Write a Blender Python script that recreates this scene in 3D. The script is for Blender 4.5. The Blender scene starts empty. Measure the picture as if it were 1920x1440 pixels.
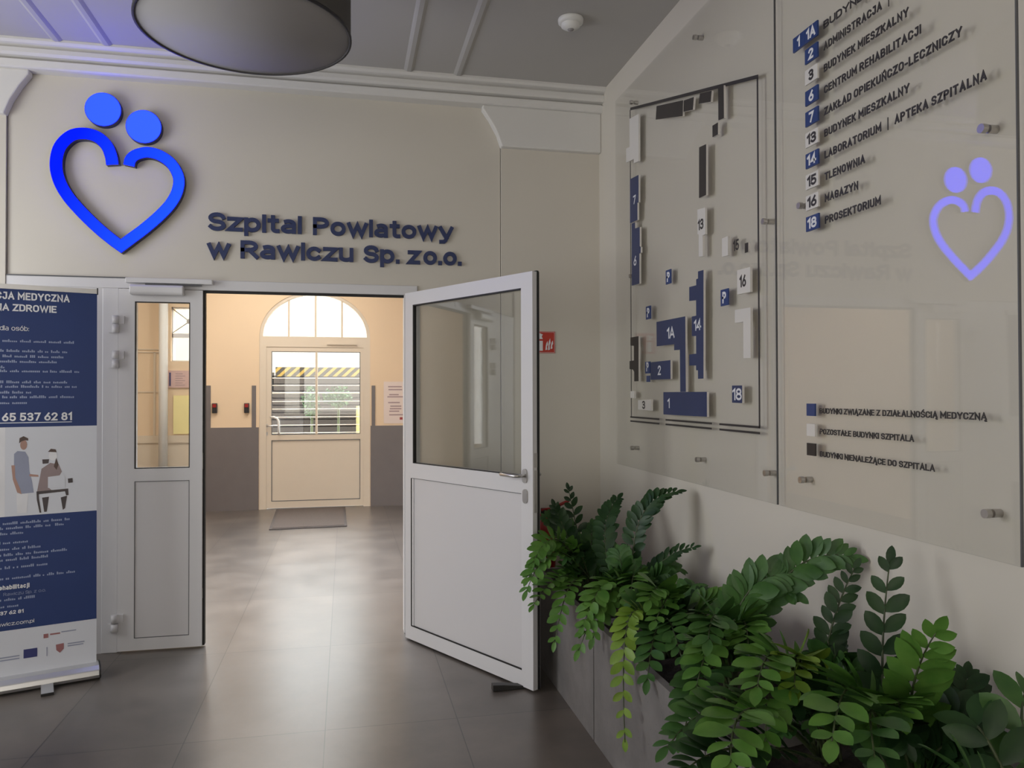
import bpy, bmesh, math, random
from mathutils import Vector, Matrix

scene = bpy.context.scene
COL = scene.collection
random.seed(7)

# ------------------------------------------------------------------ materials
def _nt(name):
    m = bpy.data.materials.new(name)
    m.use_nodes = True
    nt = m.node_tree
    nt.nodes.clear()
    out = nt.nodes.new('ShaderNodeOutputMaterial')
    return m, nt, out

def mat(name, col, rough=0.6, metal=0.0, spec=0.5, var=0.06, scale=6.0, bump=0.0, bscale=60.0):
    m, nt, out = _nt(name)
    N, L = nt.nodes, nt.links
    b = N.new('ShaderNodeBsdfPrincipled')
    b.inputs['Roughness'].default_value = rough
    b.inputs['Metallic'].default_value = metal
    b.inputs['Specular IOR Level'].default_value = spec
    tc = N.new('ShaderNodeTexCoord')
    nz = N.new('ShaderNodeTexNoise')
    nz.inputs['Scale'].default_value = scale
    nz.inputs['Detail'].default_value = 4.0
    L.new(tc.outputs['Object'], nz.inputs['Vector'])
    rp = N.new('ShaderNodeValToRGB')
    c = Vector(col)
    a, d = c * (1 - var), c * (1 + var)
    rp.color_ramp.elements[0].position = 0.3
    rp.color_ramp.elements[1].position = 0.7
    rp.color_ramp.elements[0].color = (a[0], a[1], a[2], 1)
    rp.color_ramp.elements[1].color = (min(d[0], 1), min(d[1], 1), min(d[2], 1), 1)
    L.new(nz.outputs['Fac'], rp.inputs['Fac'])
    L.new(rp.outputs['Color'], b.inputs['Base Color'])
    if bump > 0:
        n2 = N.new('ShaderNodeTexNoise')
        n2.inputs['Scale'].default_value = bscale
        n2.inputs['Detail'].default_value = 5.0
        L.new(tc.outputs['Object'], n2.inputs['Vector'])
        bp = N.new('ShaderNodeBump')
        bp.inputs['Strength'].default_value = bump
        bp.inputs['Distance'].default_value = 0.01
        L.new(n2.outputs['Fac'], bp.inputs['Height'])
        L.new(bp.outputs['Normal'], b.inputs['Normal'])
    L.new(b.outputs['BSDF'], out.inputs['Surface'])
    return m

def glass(name, tint=(1, 1, 1), base=0.045, rough=0.0):
    """clear sheet glass: what is behind shows through, Schlick reflection on top"""
    m, nt, out = _nt(name)
    N, L = nt.nodes, nt.links
    tr = N.new('ShaderNodeBsdfTransparent')
    tr.inputs['Color'].default_value = (*tint, 1)
    gl = N.new('ShaderNodeBsdfGlossy')
    gl.inputs['Roughness'].default_value = rough
    lw = N.new('ShaderNodeLayerWeight')
    lw.inputs['Blend'].default_value = 0.5
    pw = N.new('ShaderNodeMath'); pw.operation = 'POWER'
    pw.inputs[1].default_value = 5.0
    L.new(lw.outputs['Facing'], pw.inputs[0])
    ml = N.new('ShaderNodeMath'); ml.operation = 'MULTIPLY_ADD'
    ml.inputs[1].default_value = 1 - base
    ml.inputs[2].default_value = base
    L.new(pw.outputs[0], ml.inputs[0])
    mx = N.new('ShaderNodeMixShader')
    L.new(ml.outputs[0], mx.inputs['Fac'])
    L.new(tr.outputs[0], mx.inputs[1])
    L.new(gl.outputs[0], mx.inputs[2])
    L.new(mx.outputs[0], out.inputs['Surface'])
    return m

def emit(name, c0, c1, strength, vec=(1, 0, 0), lo=0.0, hi=1.0, refl=0.03):
    """LED-lit acrylic: brightness runs from c0 to c1 along a direction of the sign itself"""
    m, nt, out = _nt(name)
    N, L = nt.nodes, nt.links
    tc = N.new('ShaderNodeTexCoord')
    dp = N.new('ShaderNodeVectorMath'); dp.operation = 'DOT_PRODUCT'
    dp.inputs[1].default_value = vec
    L.new(tc.outputs['Object'], dp.inputs[0])
    mr = N.new('ShaderNodeMapRange')
    mr.inputs['From Min'].default_value = lo
    mr.inputs['From Max'].default_value = hi
    L.new(dp.outputs['Value'], mr.inputs['Value'])
    rp = N.new('ShaderNodeValToRGB')
    rp.color_ramp.elements[0].color = (*c0, 1)
    rp.color_ramp.elements[1].color = (*c1, 1)
    L.new(mr.outputs['Result'], rp.inputs['Fac'])
    e = N.new('ShaderNodeEmission')
    e.inputs['Strength'].default_value = strength
    L.new(rp.outputs['Color'], e.inputs['Color'])
    L.new(e.outputs[0], out.inputs['Surface'])
    return m

def floor_material():
    m, nt, out = _nt('large_format_floor_tiles')
    N, L = nt.nodes, nt.links
    b = N.new('ShaderNodeBsdfPrincipled')
    tc = N.new('ShaderNodeTexCoord')
    mp = N.new('ShaderNodeMapping')
    mp.inputs['Location'].default_value = (0.09 + 0.612 * 20, -3.68 + 1.22 * 20, 0)
    L.new(tc.outputs['Object'], mp.inputs['Vector'])
    br = N.new('ShaderNodeTexBrick')
    br.offset = 0.0
    br.squash = 1.0
    br.inputs['Scale'].default_value = 1.0
    br.inputs['Brick Width'].default_value = 0.612
    br.inputs['Row Height'].default_value = 1.22
    br.inputs['Mortar Size'].default_value = 0.0022
    br.inputs['Mortar Smooth'].default_value = 0.1
    br.inputs['Bias'].default_value = 0.0
    br.inputs['Color1'].default_value = (0.092, 0.079, 0.071, 1)
    br.inputs['Color2'].default_value = (0.122, 0.101, 0.087, 1)
    br.inputs['Mortar'].default_value = (0.025, 0.023, 0.022, 1)
    L.new(mp.outputs[0], br.inputs['Vector'])
    nz = N.new('ShaderNodeTexNoise')
    nz.inputs['Scale'].default_value = 2.6
    nz.inputs['Detail'].default_value = 8.0
    nz.inputs['Roughness'].default_value = 0.62
    L.new(tc.outputs['Object'], nz.inputs['Vector'])
    rp = N.new('ShaderNodeValToRGB')
    rp.color_ramp.elements[0].position = 0.32
    rp.color_ramp.elements[1].position = 0.68
    rp.color_ramp.elements[0].color = (0.72, 0.72, 0.72, 1)
    rp.color_ramp.elements[1].color = (1.2, 1.18, 1.14, 1)
    L.new(nz.outputs['Fac'], rp.inputs['Fac'])
    mx = N.new('ShaderNodeMixRGB'); mx.blend_type = 'MULTIPLY'
    mx.inputs['Fac'].default_value = 1.0
    L.new(br.outputs['Color'], mx.inputs[1])
    L.new(rp.outputs['Color'], mx.inputs[2])
    L.new(mx.outputs[0], b.inputs['Base Color'])
    rr = N.new('ShaderNodeMapRange')
    rr.inputs['To Min'].default_value = 0.25
    rr.inputs['To Max'].default_value = 0.34
    L.new(nz.outputs['Fac'], rr.inputs['Value'])
    L.new(rr.outputs[0], b.inputs['Roughness'])
    b.inputs['Specular IOR Level'].default_value = 1.0
    L.new(b.outputs[0], out.inputs['Surface'])
    return m

def stripe_material():
    """yellow and black hazard tape"""
    m, nt, out = _nt('hazard_stripes')
    N, L = nt.nodes, nt.links
    b = N.new('ShaderNodeBsdfPrincipled')
    b.inputs['Roughness'].default_value = 0.5
    tc = N.new('ShaderNodeTexCoord')
    dp = N.new('ShaderNodeVectorMath'); dp.operation = 'DOT_PRODUCT'
    dp.inputs[1].default_value = (1, 0, -1.1)
    L.new(tc.outputs['Object'], dp.inputs[0])
    mu = N.new('ShaderNodeMath'); mu.operation = 'MULTIPLY'; mu.inputs[1].default_value = 1 / 0.145
    L.new(dp.outputs['Value'], mu.inputs[0])
    fr = N.new('ShaderNodeMath'); fr.operation = 'FRACT'
    L.new(mu.outputs[0], fr.inputs[0])
    gt = N.new('ShaderNodeMath'); gt.operation = 'GREATER_THAN'; gt.inputs[1].default_value = 0.55
    L.new(fr.outputs[0], gt.inputs[0])
    mx = N.new('ShaderNodeMixRGB')
    mx.inputs[1].default_value = (0.012, 0.011, 0.010, 1)
    mx.inputs[2].default_value = (0.21, 0.14, 0.02, 1)
    L.new(gt.outputs[0], mx.inputs['Fac'])
    L.new(mx.outputs[0], b.inputs['Base Color'])
    L.new(b.outputs[0], out.inputs['Surface'])
    return m

def leaf_material(name, col, col2):
    m, nt, out = _nt(name)
    N, L = nt.nodes, nt.links
    b = N.new('ShaderNodeBsdfPrincipled')
    b.inputs['Roughness'].default_value = 0.42
    b.inputs['Specular IOR Level'].default_value = 0.3
    tc = N.new('ShaderNodeTexCoord')
    nz = N.new('ShaderNodeTexNoise')
    nz.inputs['Scale'].default_value = 14.0
    nz.inputs['Detail'].default_value = 3.0
    L.new(tc.outputs['Object'], nz.inputs['Vector'])
    rp = N.new('ShaderNodeValToRGB')
    rp.color_ramp.elements[0].position = 0.35
    rp.color_ramp.elements[1].position = 0.65
    rp.color_ramp.elements[0].color = (*col, 1)
    rp.color_ramp.elements[1].color = (*col2, 1)
    L.new(nz.outputs['Fac'], rp.inputs['Fac'])
    L.new(rp.outputs['Color'], b.inputs['Base Color'])
    L.new(b.outputs[0], out.inputs['Surface'])
    return m

def concrete_material():
    m, nt, out = _nt('grey_concrete')
    N, L = nt.nodes, nt.links
    b = N.new('ShaderNodeBsdfPrincipled')
    b.inputs['Roughness'].default_value = 0.75
    tc = N.new('ShaderNodeTexCoord')
    nz = N.new('ShaderNodeTexNoise')
    nz.inputs['Scale'].default_value = 3.5
    nz.inputs['Detail'].default_value = 9.0
    nz.inputs['Roughness'].default_value = 0.65
    L.new(tc.outputs['Object'], nz.inputs['Vector'])
    rp = N.new('ShaderNodeValToRGB')
    rp.color_ramp.elements[0].position = 0.3
    rp.color_ramp.elements[1].position = 0.72
    rp.color_ramp.elements[0].color = (0.125, 0.115, 0.109, 1)
    rp.color_ramp.elements[1].color = (0.205, 0.190, 0.180, 1)
    L.new(nz.outputs['Fac'], rp.inputs['Fac'])
    vo = N.new('ShaderNodeTexVoronoi')
    vo.inputs['Scale'].default_value = 42.0
    L.new(tc.outputs['Object'], vo.inputs['Vector'])
    lt = N.new('ShaderNodeMath'); lt.operation = 'LESS_THAN'; lt.inputs[1].default_value = 0.10
    L.new(vo.outputs['Distance'], lt.inputs[0])
    mx = N.new('ShaderNodeMixRGB'); mx.blend_type = 'MULTIPLY'
    mx.inputs[2].default_value = (0.7, 0.69, 0.68, 1)
    L.new(lt.outputs[0], mx.inputs['Fac'])
    L.new(rp.outputs['Color'], mx.inputs[1])
    L.new(mx.outputs[0], b.inputs['Base Color'])
    bp = N.new('ShaderNodeBump'); bp.inputs['Strength'].default_value = 0.25; bp.inputs['Distance'].default_value = 0.01
    L.new(nz.outputs['Fac'], bp.inputs['Height'])
    L.new(bp.outputs[0], b.inputs['Normal'])
    L.new(b.outputs[0], out.inputs['Surface'])
    return m

M = {
    'paint': mat('warm_white_paint', (0.66, 0.615, 0.54), 0.75, var=0.015, scale=1.5, bump=0.02),
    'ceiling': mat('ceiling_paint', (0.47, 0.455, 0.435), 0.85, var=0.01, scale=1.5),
    'plaster': mat('white_plaster', (0.74, 0.72, 0.69), 0.7, var=0.01),
    'upvc': mat('white_door_profile', (0.69, 0.675, 0.68), 0.34, var=0.008, scale=2),
    'upvc_panel': mat('white_door_panel', (0.65, 0.63, 0.635), 0.42, var=0.008, scale=2),
    'gasket': mat('black_rubber', (0.012, 0.011, 0.011), 0.6),
    'groove': mat('grey_seal', (0.10, 0.10, 0.105), 0.6),
    'steel': mat('brushed_steel', (0.52, 0.50, 0.48), 0.32, metal=1.0, var=0.05, scale=30),
    'alu': mat('satin_aluminium', (0.66, 0.66, 0.67), 0.33, metal=0.85, var=0.03),
    'darkmetal': mat('dark_metal', (0.05, 0.047, 0.045), 0.45, metal=0.4),
    'cream': mat('cream_paint', (0.74, 0.56, 0.375), 0.7, var=0.015, scale=1.5),
    'wainscot': mat('grey_oil_paint', (0.155, 0.135, 0.13), 0.5, var=0.03),
    'cream_door': mat('cream_white_door_profile', (0.66, 0.56, 0.44), 0.4, var=0.01),
    'floor': floor_material(),
    'glass': glass('door_glass', (0.98, 0.99, 0.98), 0.085),
    'glassboard': glass('board_glass', (0.985, 0.985, 0.978), 0.036),
    'navy': mat('navy_lettering', (0.020, 0.034, 0.115), 0.45, var=0.05),
    'navyface': mat('navy_film', (0.026, 0.042, 0.125), 0.4, var=0.03),
    'blueface': mat('blue_film', (0.020, 0.050, 0.19), 0.4, var=0.03),
    'whiteacryl': mat('white_acrylic', (0.72, 0.69, 0.65), 0.35, var=0.01),
    'blackface': mat('charcoal_film', (0.032, 0.026, 0.024), 0.45, var=0.03),
    'textdark': mat('charcoal_print', (0.035, 0.030, 0.030), 0.5),
    'textwhite': mat('white_print', (0.80, 0.80, 0.82), 0.5),
    'bannerblue': mat('banner_blue_print', (0.015, 0.039, 0.155), 0.5, var=0.03),
    'bannerwhite': mat('banner_white_print', (0.68, 0.69, 0.74), 0.5, var=0.01),
    'bannerfine': mat('banner_small_print', (0.30, 0.35, 0.50), 0.5),
    'logoside': mat('dark_blue_sign_return', (0.010, 0.012, 0.07), 0.4),
    'shade': mat('dark_grey_lamp_fabric', (0.075, 0.070, 0.066), 0.85, var=0.05, bump=0.05, bscale=300),
    'diffuser': mat('grey_lamp_diffuser', (0.34, 0.325, 0.325), 0.75, var=0.01),
    'lamprim': mat('lamp_rim', (0.022, 0.02, 0.025), 0.5),
    'whiteplastic': mat('white_plastic', (0.80, 0.79, 0.76), 0.4, var=0.01),
    'red': mat('signal_red', (0.52, 0.035, 0.018), 0.4, var=0.03),
    'redpaint': mat('fire_red_enamel', (0.30, 0.012, 0.010), 0.3, var=0.03),
    'black': mat('black_plastic', (0.02, 0.018, 0.018), 0.45),
    'concrete': concrete_material(),
    'soil': mat('dark_soil', (0.03, 0.022, 0.016), 0.95, var=0.4, scale=40, bump=0.8, bscale=60),
    'stem': mat('dark_green_stem', (0.055, 0.075, 0.028), 0.5, var=0.2),
    'mat': mat('brown_grey_mat', (0.105, 0.082, 0.07), 0.95, var=0.15, scale=60, bump=0.6, bscale=200),
    'rubbermat': mat('dark_mat_border', (0.07, 0.056, 0.05), 0.8),
    'paper': mat('notice_paper', (0.72, 0.60, 0.54), 0.8, var=0.02),
    'papertext': mat('notice_print', (0.36, 0.26, 0.26), 0.8),
    'slat': mat('dark_grey_slats', (0.024, 0.020, 0.019), 0.5, var=0.05),
    'hazard': stripe_material(),
    'bar': mat('white_security_bar', (0.85, 0.78, 0.70), 0.4),
    'extwall': mat('cream_render', (0.215, 0.195, 0.158), 0.9, var=0.02),
    'yellowpost': mat('yellow_post', (0.40, 0.31, 0.12), 0.5),
    'yellowboard': mat('pale_yellow_sheet', (0.86, 0.74, 0.34), 0.6, var=0.03),
    'pinkboard': mat('pink_notice_sheet', (0.60, 0.40, 0.36), 0.6, var=0.06),
    'paving': mat('grey_paving', (0.35, 0.34, 0.33), 0.9, var=0.08, bump=0.2),
    'skin': mat('printed_skin', (0.42, 0.25, 0.20), 0.5),
    'hair': mat('printed_hair', (0.10, 0.065, 0.055), 0.5),
    'scrubs': mat('printed_scrubs', (0.30, 0.32, 0.42), 0.5),
    'jumper': mat('printed_jumper', (0.30, 0.23, 0.23), 0.5),
    'printdark': mat('printed_dark', (0.075, 0.06, 0.06), 0.5),
    'printpale': mat('printed_pale', (0.78, 0.77, 0.79), 0.5),
    'euflag': mat('printed_flag_blue', (0.035, 0.04, 0.16), 0.5),
    'shield': mat('printed_shield', (0.34, 0.14, 0.14), 0.5),
}
LOGO_STRENGTH = 11.0
M['logoheart'] = emit('blue_led_acrylic', (0.0002, 0.0013, 1.0), (0.0016, 0.0095, 1.0), LOGO_STRENGTH, (1, 0, -0.45), -0.55, 0.20)
M['logodisc'] = emit('bright_blue_led_acrylic', (0.0040, 0.0124, 1.0), (0.0042, 0.0131, 1.0), LOGO_STRENGTH, (1, 0, 0), -0.2, 0.2)
LEAF = [
    leaf_material('dark_leaf', (0.014, 0.042, 0.013), (0.026, 0.066, 0.019)),
    leaf_material('green_leaf', (0.036, 0.100, 0.024), (0.062, 0.145, 0.034)),
    leaf_material('bright_leaf', (0.062, 0.160, 0.024), (0.105, 0.225, 0.040)),
    leaf_material('young_leaf', (0.130, 0.230, 0.024), (0.190, 0.300, 0.036)),
    leaf_material('shrub_leaf', (0.022, 0.065, 0.020), (0.05, 0.11, 0.04)),
]

# ------------------------------------------------------------------ mesh helpers
def box(bm, x0, x1, y0, y1, z0, z1, mi=0, bev=0.0):
    v = [bm.verts.new((x, y, z)) for z in (z0, z1) for y in (y0, y1) for x in (x0, x1)]
    fs = [(0, 2, 3, 1), (4, 5, 7, 6), (0, 1, 5, 4), (2, 6, 7, 3), (0, 4, 6, 2), (1, 3, 7, 5)]
    faces = []
    for f in fs:
        fc = bm.faces.new([v[i] for i in f])
        fc.material_index = mi
        faces.append(fc)
    if bev > 0:
        es = list({e for f in faces for e in f.edges})
        r = bmesh.ops.bevel(bm, geom=es, offset=bev, segments=2, affect='EDGES', profile=0.5)
        for f in r['faces']:
            f.material_index = mi
    return faces

def prism(bm, pts, axis, a0, a1, mi=0, mi_front=None):
    """polygon pts (u,v) extruded along axis ('x': (y,z), 'y': (x,z), 'z': (x,y))"""
    def P(u, v, a):
        return {'x': (a, u, v), 'y': (u, a, v), 'z': (u, v, a)}[axis]
    A = [bm.verts.new(P(u, v, a0)) for u, v in pts]
    B = [bm.verts.new(P(u, v, a1)) for u, v in pts]
    f0 = bm.faces.new(A); f1 = bm.faces.new(list(reversed(B)))
    f0.material_index = mi if mi_front is None else mi_front
    f1.material_index = mi
    n = len(pts)
    for i in range(n):
        f = bm.faces.new([A[i], B[i], B[(i + 1) % n], A[(i + 1) % n]])
        f.material_index = mi
    return f0

def tube(bm, pts, r, seg=8, r1=None, cap=True, mi=0):
    pts = [Vector(p) for p in pts]
    n = len(pts)
    rings = []
    up = None
    for i, p in enumerate(pts):
        t = (pts[min(i + 1, n - 1)] - pts[max(i - 1, 0)]).normalized()
        if up is None:
            up = Vector((0, 0, 1)) if abs(t.z) < 0.9 else Vector((1, 0, 0))
        s = t.cross(up).normalized()
        up = s.cross(t).normalized()
        rr = r if r1 is None else r + (r1 - r) * i / max(1, n - 1)
        rings.append([bm.verts.new(p + (s * math.cos(a) + up * math.sin(a)) * rr)
                      for a in (2 * math.pi * k / seg for k in range(seg))])
    for a, b in zip(rings, rings[1:]):
        for k in range(seg):
            f = bm.faces.new([a[k], a[(k + 1) % seg], b[(k + 1) % seg], b[k]])
            f.smooth = True
            f.material_index = mi
    if cap:
        for ring, rev in ((rings[0], True), (rings[-1], False)):
            f = bm.faces.new(list(reversed(ring)) if rev else ring)
            f.material_index = mi

def lathe(bm, prof, cx, cy, seg=48, close=True, mi=0, axis='z', flat=()):
    """prof: (radius, height) pairs"""
    rings = []
    for r, h in prof:
        if r <= 1e-6:
            rings.append([bm.verts.new((cx, cy, h))])
        else:
            rings.append([bm.verts.new((cx + r * math.cos(2 * math.pi * k / seg), cy + r * math.sin(2 * math.pi * k / seg), h)) for k in range(seg)])
    for i, (a, b) in enumerate(zip(rings, rings[1:])):
        for k in range(seg):
            k2 = (k + 1) % seg
            if len(a) == 1 and len(b) == 1:
                continue
            if len(a) == 1:
                f = bm.faces.new([a[0], b[k2], b[k]])
            elif len(b) == 1:
                f = bm.faces.new([a[k], a[k2], b[0]])
            else:
                f = bm.faces.new([a[k], a[k2], b[k2], b[k]])
            f.smooth = i not in flat
            f.material_index = mi

def root_matrix(o):
    while o.parent:
        o = o.parent
    return Matrix.Translation(o.location) @ Matrix.Rotation(o.rotation_euler.z, 4, 'Z')

def obj(name, bm, mats, parent=None, local=False, smooth=False, recalc=True, bevel=0.0):
    me = bpy.data.meshes.new(name)
    if recalc:
        bmesh.ops.recalc_face_normals(bm, faces=bm.faces)
    bm.to_mesh(me)
    bm.free()
    for m in (mats if isinstance(mats, (list, tuple)) else [mats]):
        me.materials.append(M[m] if isinstance(m, str) else m)
    o = bpy.data.objects.new(name, me)
    COL.objects.link(o)
    if parent is not None:
        o.parent = parent
        if not local:
            me.transform(root_matrix(parent).inverted())
    if bevel > 0:
        md = o.modifiers.new('bevel', 'BEVEL')
        md.width = bevel
        md.segments = 2
        md.limit_method = 'ANGLE'
        md.angle_limit = math.radians(40)
    return o

def tag(o, label=None, cat=None, group=None, kind=None):
    if label: o['label'] = label
    if cat: o['category'] = cat
    if group: o['group'] = group
    if kind: o['kind'] = kind
    return o

def thing(name, label, cat, loc=(0, 0, 0), rz=0.0, group=None, kind=None):
    o = bpy.data.objects.new(name, None)
    COL.objects.link(o)
    o.location = loc
    o.rotation_euler = (0, 0, rz)
    o.empty_display_size = 0.1
    return tag(o, label, cat, group, kind)

def struct(name, bm, mats, label, cat, bevel=0.0):
    return tag(obj(name, bm, mats, bevel=bevel), label, cat, kind='structure')

def B(fn, *a, **k):
    bm = bmesh.new()
    fn(bm, *a, **k)
    return bm

def boxes(*bs):
    bm = bmesh.new()
    for b in bs:
        box(bm, *b)
    return bm

# ------------------------------------------------------------------ stroke lettering
def _arc(cx, cy, rx, ry, a0, a1, n=9):
    return [(cx + rx * math.cos(math.radians(a0 + (a1 - a0) * k / n)), cy + ry * math.sin(math.radians(a0 + (a1 - a0) * k / n))) for k in range(n + 1)]
def _ring(cx, cy, rx, ry):
    return ['closed'] + _arc(cx, cy, rx, ry, 0, 360, 24)[:-1]
def _stad(w, y0, y1, r):
    h = w / 2
    return ['closed'] + _arc(h, y1 - r, h, r, 0, 180, 10) + _arc(h, y0 + r, h, r, 180, 360, 10)
_S = lambda k: [(x, y * k) for x, y in [(.455, .80)] + _arc(.235, .755, .225, .245, 25, 270, 12) + _arc(.235, .255, .235, .255, 90, -155, 12)]
_P = [(0, 0), (0, 1), (.24, 1)] + _arc(.24, .74, .24, .26, 90, -90) + [(0, .48)]
_ACC = [(.20, 1.16), (.33, 1.32)]
GL = {
 'A': (.54, [[(0, 0), (.27, 1), (.54, 0)], [(.10, .30), (.44, .30)]]),
 'B': (.47, [[(0, 0), (0, 1), (.24, 1)] + _arc(.24, .76, .2, .24, 90, -90) + [(0, .52)], [(.2, .52)] + _arc(.25, .26, .22, .26, 90, -90) + [(0, 0)]]),
 'C': (.48, [_arc(.24, .72, .24, .28, 8, 180) + _arc(.24, .28, .24, .28, 180, 352)]),
 'D': (.48, [['closed', (0, 0), (0, 1), (.2, 1)] + _arc(.2, .72, .28, .28, 90, 0) + _arc(.2, .28, .28, .28, 0, -90)]),
 'E': (.40, [[(.40, 1), (0, 1), (0, 0), (.40, 0)], [(.02, .52), (.34, .52)]]),
 'G': (.49, [_arc(.24, .74, .24, .26, 10, 180) + _arc(.24, .28, .24, .28, 180, 360) + [(.48, .47), (.27, .47)]]),
 'H': (.48, [[(0, 0), (0, 1)], [(.48, 0), (.48, 1)], [(.02, .5), (.46, .5)]]),
 'I': (0.0, [[(0, 0), (0, 1)]]),
 'J': (.36, [[(.12, 1), (.36, 1), (.36, .24)] + _arc(.18, .24, .18, .24, 0, -170)]),
 'K': (.49, [[(0, 0), (0, 1)], [(.47, 1), (.03, .42)], [(.17, .56), (.49, 0)]]),
 'L': (.38, [[(0, 1), (0, 0), (.38, 0)]]),
 'M': (.62, [[(0, 0), (0, 1), (.31, .32), (.62, 1), (.62, 0)]]),
 'N': (.49, [[(0, 0), (0, 1), (.49, 0), (.49, 1)]]),
 'O': (.50, [_stad(.50, 0, 1, .30)]),
 'P': (.48, [_P]),
 'R': (.50, [_P, [(.24, .46), (.50, 0)]]),
 'S': (.47, [_S(1)]),
 'T': (.48, [[(0, 1), (.48, 1)], [(.24, .95), (.24, 0)]]),
 'U': (.48, [[(0, 1)] + _arc(.24, .27, .24, .27, 180, 360) + [(.48, 1)]]),
 'W': (.80, [[(0, 1), (.2, 0), (.4, .9), (.6, 0), (.8, 1)]]),
 'Y': (.54, [[(0, 1), (.27, .45), (.54, 1)], [(.27, .42), (.27, 0)]]),
 'Z': (.46, [[(0, 1), (.46, 1), (0, 0), (.46, 0)]]),
 '1': (.20, [[(0, .80), (.2, 1), (.2, 0)]]),
 '2': (.45, [_arc(.225, .75, .225, .25, 170, -25) + [(0, 0), (.45, 0)]]),
 '3': (.46, [_arc(.22, .765, .22, .235, 155, -90) + [(.14, .53)], [(.15, .53)] + _arc(.23, .265, .23, .265, 80, -155)]),
 '4': (.50, [[(.36, 0), (.36, 1), (0, .26), (.50, .26)]]),
 '5': (.46, [[(.42, 1), (.05, 1), (.03, .52)] + _arc(.22, .31, .24, .31, 125, -150)]),
 '6': (.47, [_ring(.235, .29, .235, .29), [(.035, .42), (.36, 1)]]),
 '7': (.45, [[(0, 1), (.45, 1), (.15, 0)]]),
 '8': (.47, [_ring(.235, .765, .2, .235), _ring(.235, .27, .235, .27)]),
 'a': (.42, [_arc(.21, .54, .19, .20, 122, 0) + [(.40, 0)], [(.38, .40), (.2, .40)] + _arc(.2, .20, .2, .20, 90, 270) + [(.38, .04)]]),
 'b': (.44, [[(0, 0), (0, 1)], _ring(.22, .37, .22, .37)]),
 'c': (.42, [_arc(.22, .37, .22, .37, 42, 318, 16)]),
 'd': (.44, [[(.44, 0), (.44, 1)], _ring(.22, .37, .22, .37)]),
 'e': (.44, [[(.03, .38), (.44, .38)] + _arc(.22, .37, .22, .37, 3, 315, 18)]),
 'h': (.40, [[(0, 0), (0, 1)], _arc(.2, .54, .2, .2, 175, 0) + [(.40, 0)]]),
 'i': (0.0, [[(0, 0), (0, .70)], [(0, .97), (0, 1.0)]]),
 'j': (.10, [[(.1, .70), (.1, -.14)] + _arc(0, -.14, .1, .13, 0, -90), [(.1, .97), (.1, 1.0)]]),
 'l': (0.0, [[(0, 0), (0, 1)]]),
 'm': (.62, [[(0, 0), (0, .74)], _arc(.155, .56, .155, .18, 175, 0) + [(.31, 0)], _arc(.465, .56, .155, .18, 175, 0) + [(.62, 0)]]),
 'o': (.46, [_ring(.23, .37, .23, .37)]),
 'p': (.44, [[(0, -.28), (0, .74)], _ring(.22, .37, .22, .37)]),
 'r': (.24, [[(0, 0), (0, .74)], _arc(.22, .48, .22, .26, 175, 80)]),
 's': (.42, [[(x * .9, y) for x, y in _S(.74)]]),
 't': (.28, [[(.12, .98)] + _arc(.26, .15, .14, .15, 180, 280), [(0, .74), (.26, .74)]]),
 'u': (.40, [[(0, .74)] + _arc(.2, .22, .2, .22, 180, 360) + [(.40, .30)], [(.40, .74), (.40, 0)]]),
 'w': (.68, [[(0, .74), (.17, 0), (.34, .68), (.51, 0), (.68, .74)]]),
 'y': (.46, [[(0, .74), (.24, .02)], [(.46, .74), (.21, -.14), (.14, -.26), (.02, -.27)]]),
 'z': (.40, [[(0, .74), (.40, .74), (0, 0), (.40, 0)]]),
 '.': (0.0, [[(0, 0.0), (0, .03)]]),
 ':': (0.0, [[(0, 0.0), (0, .03)], [(0, .58), (0, .61)]]),
 '-': (.22, [[(0, .44), (.22, .44)]]),
}
def _ext(c, w, *more): GL[c] = (w[0], w[1] + list(more))
_ext('Ą', GL['A'], [(.50, -.04), (.42, -.16), (.47, -.27), (.56, -.26)])
_ext('Ś', GL['S'], _ACC); _ext('Ń', GL['N'], _ACC); _ext('Ó', GL['O'], _ACC)
_ext('Ł', GL['L'], [(-.08, .42), (.20, .62)]); _ext('Ż', GL['Z'], [(.23, 1.20), (.23, 1.24)])
_ext('ó', GL['o'], [(.20, .94), (.31, 1.08)])

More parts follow.
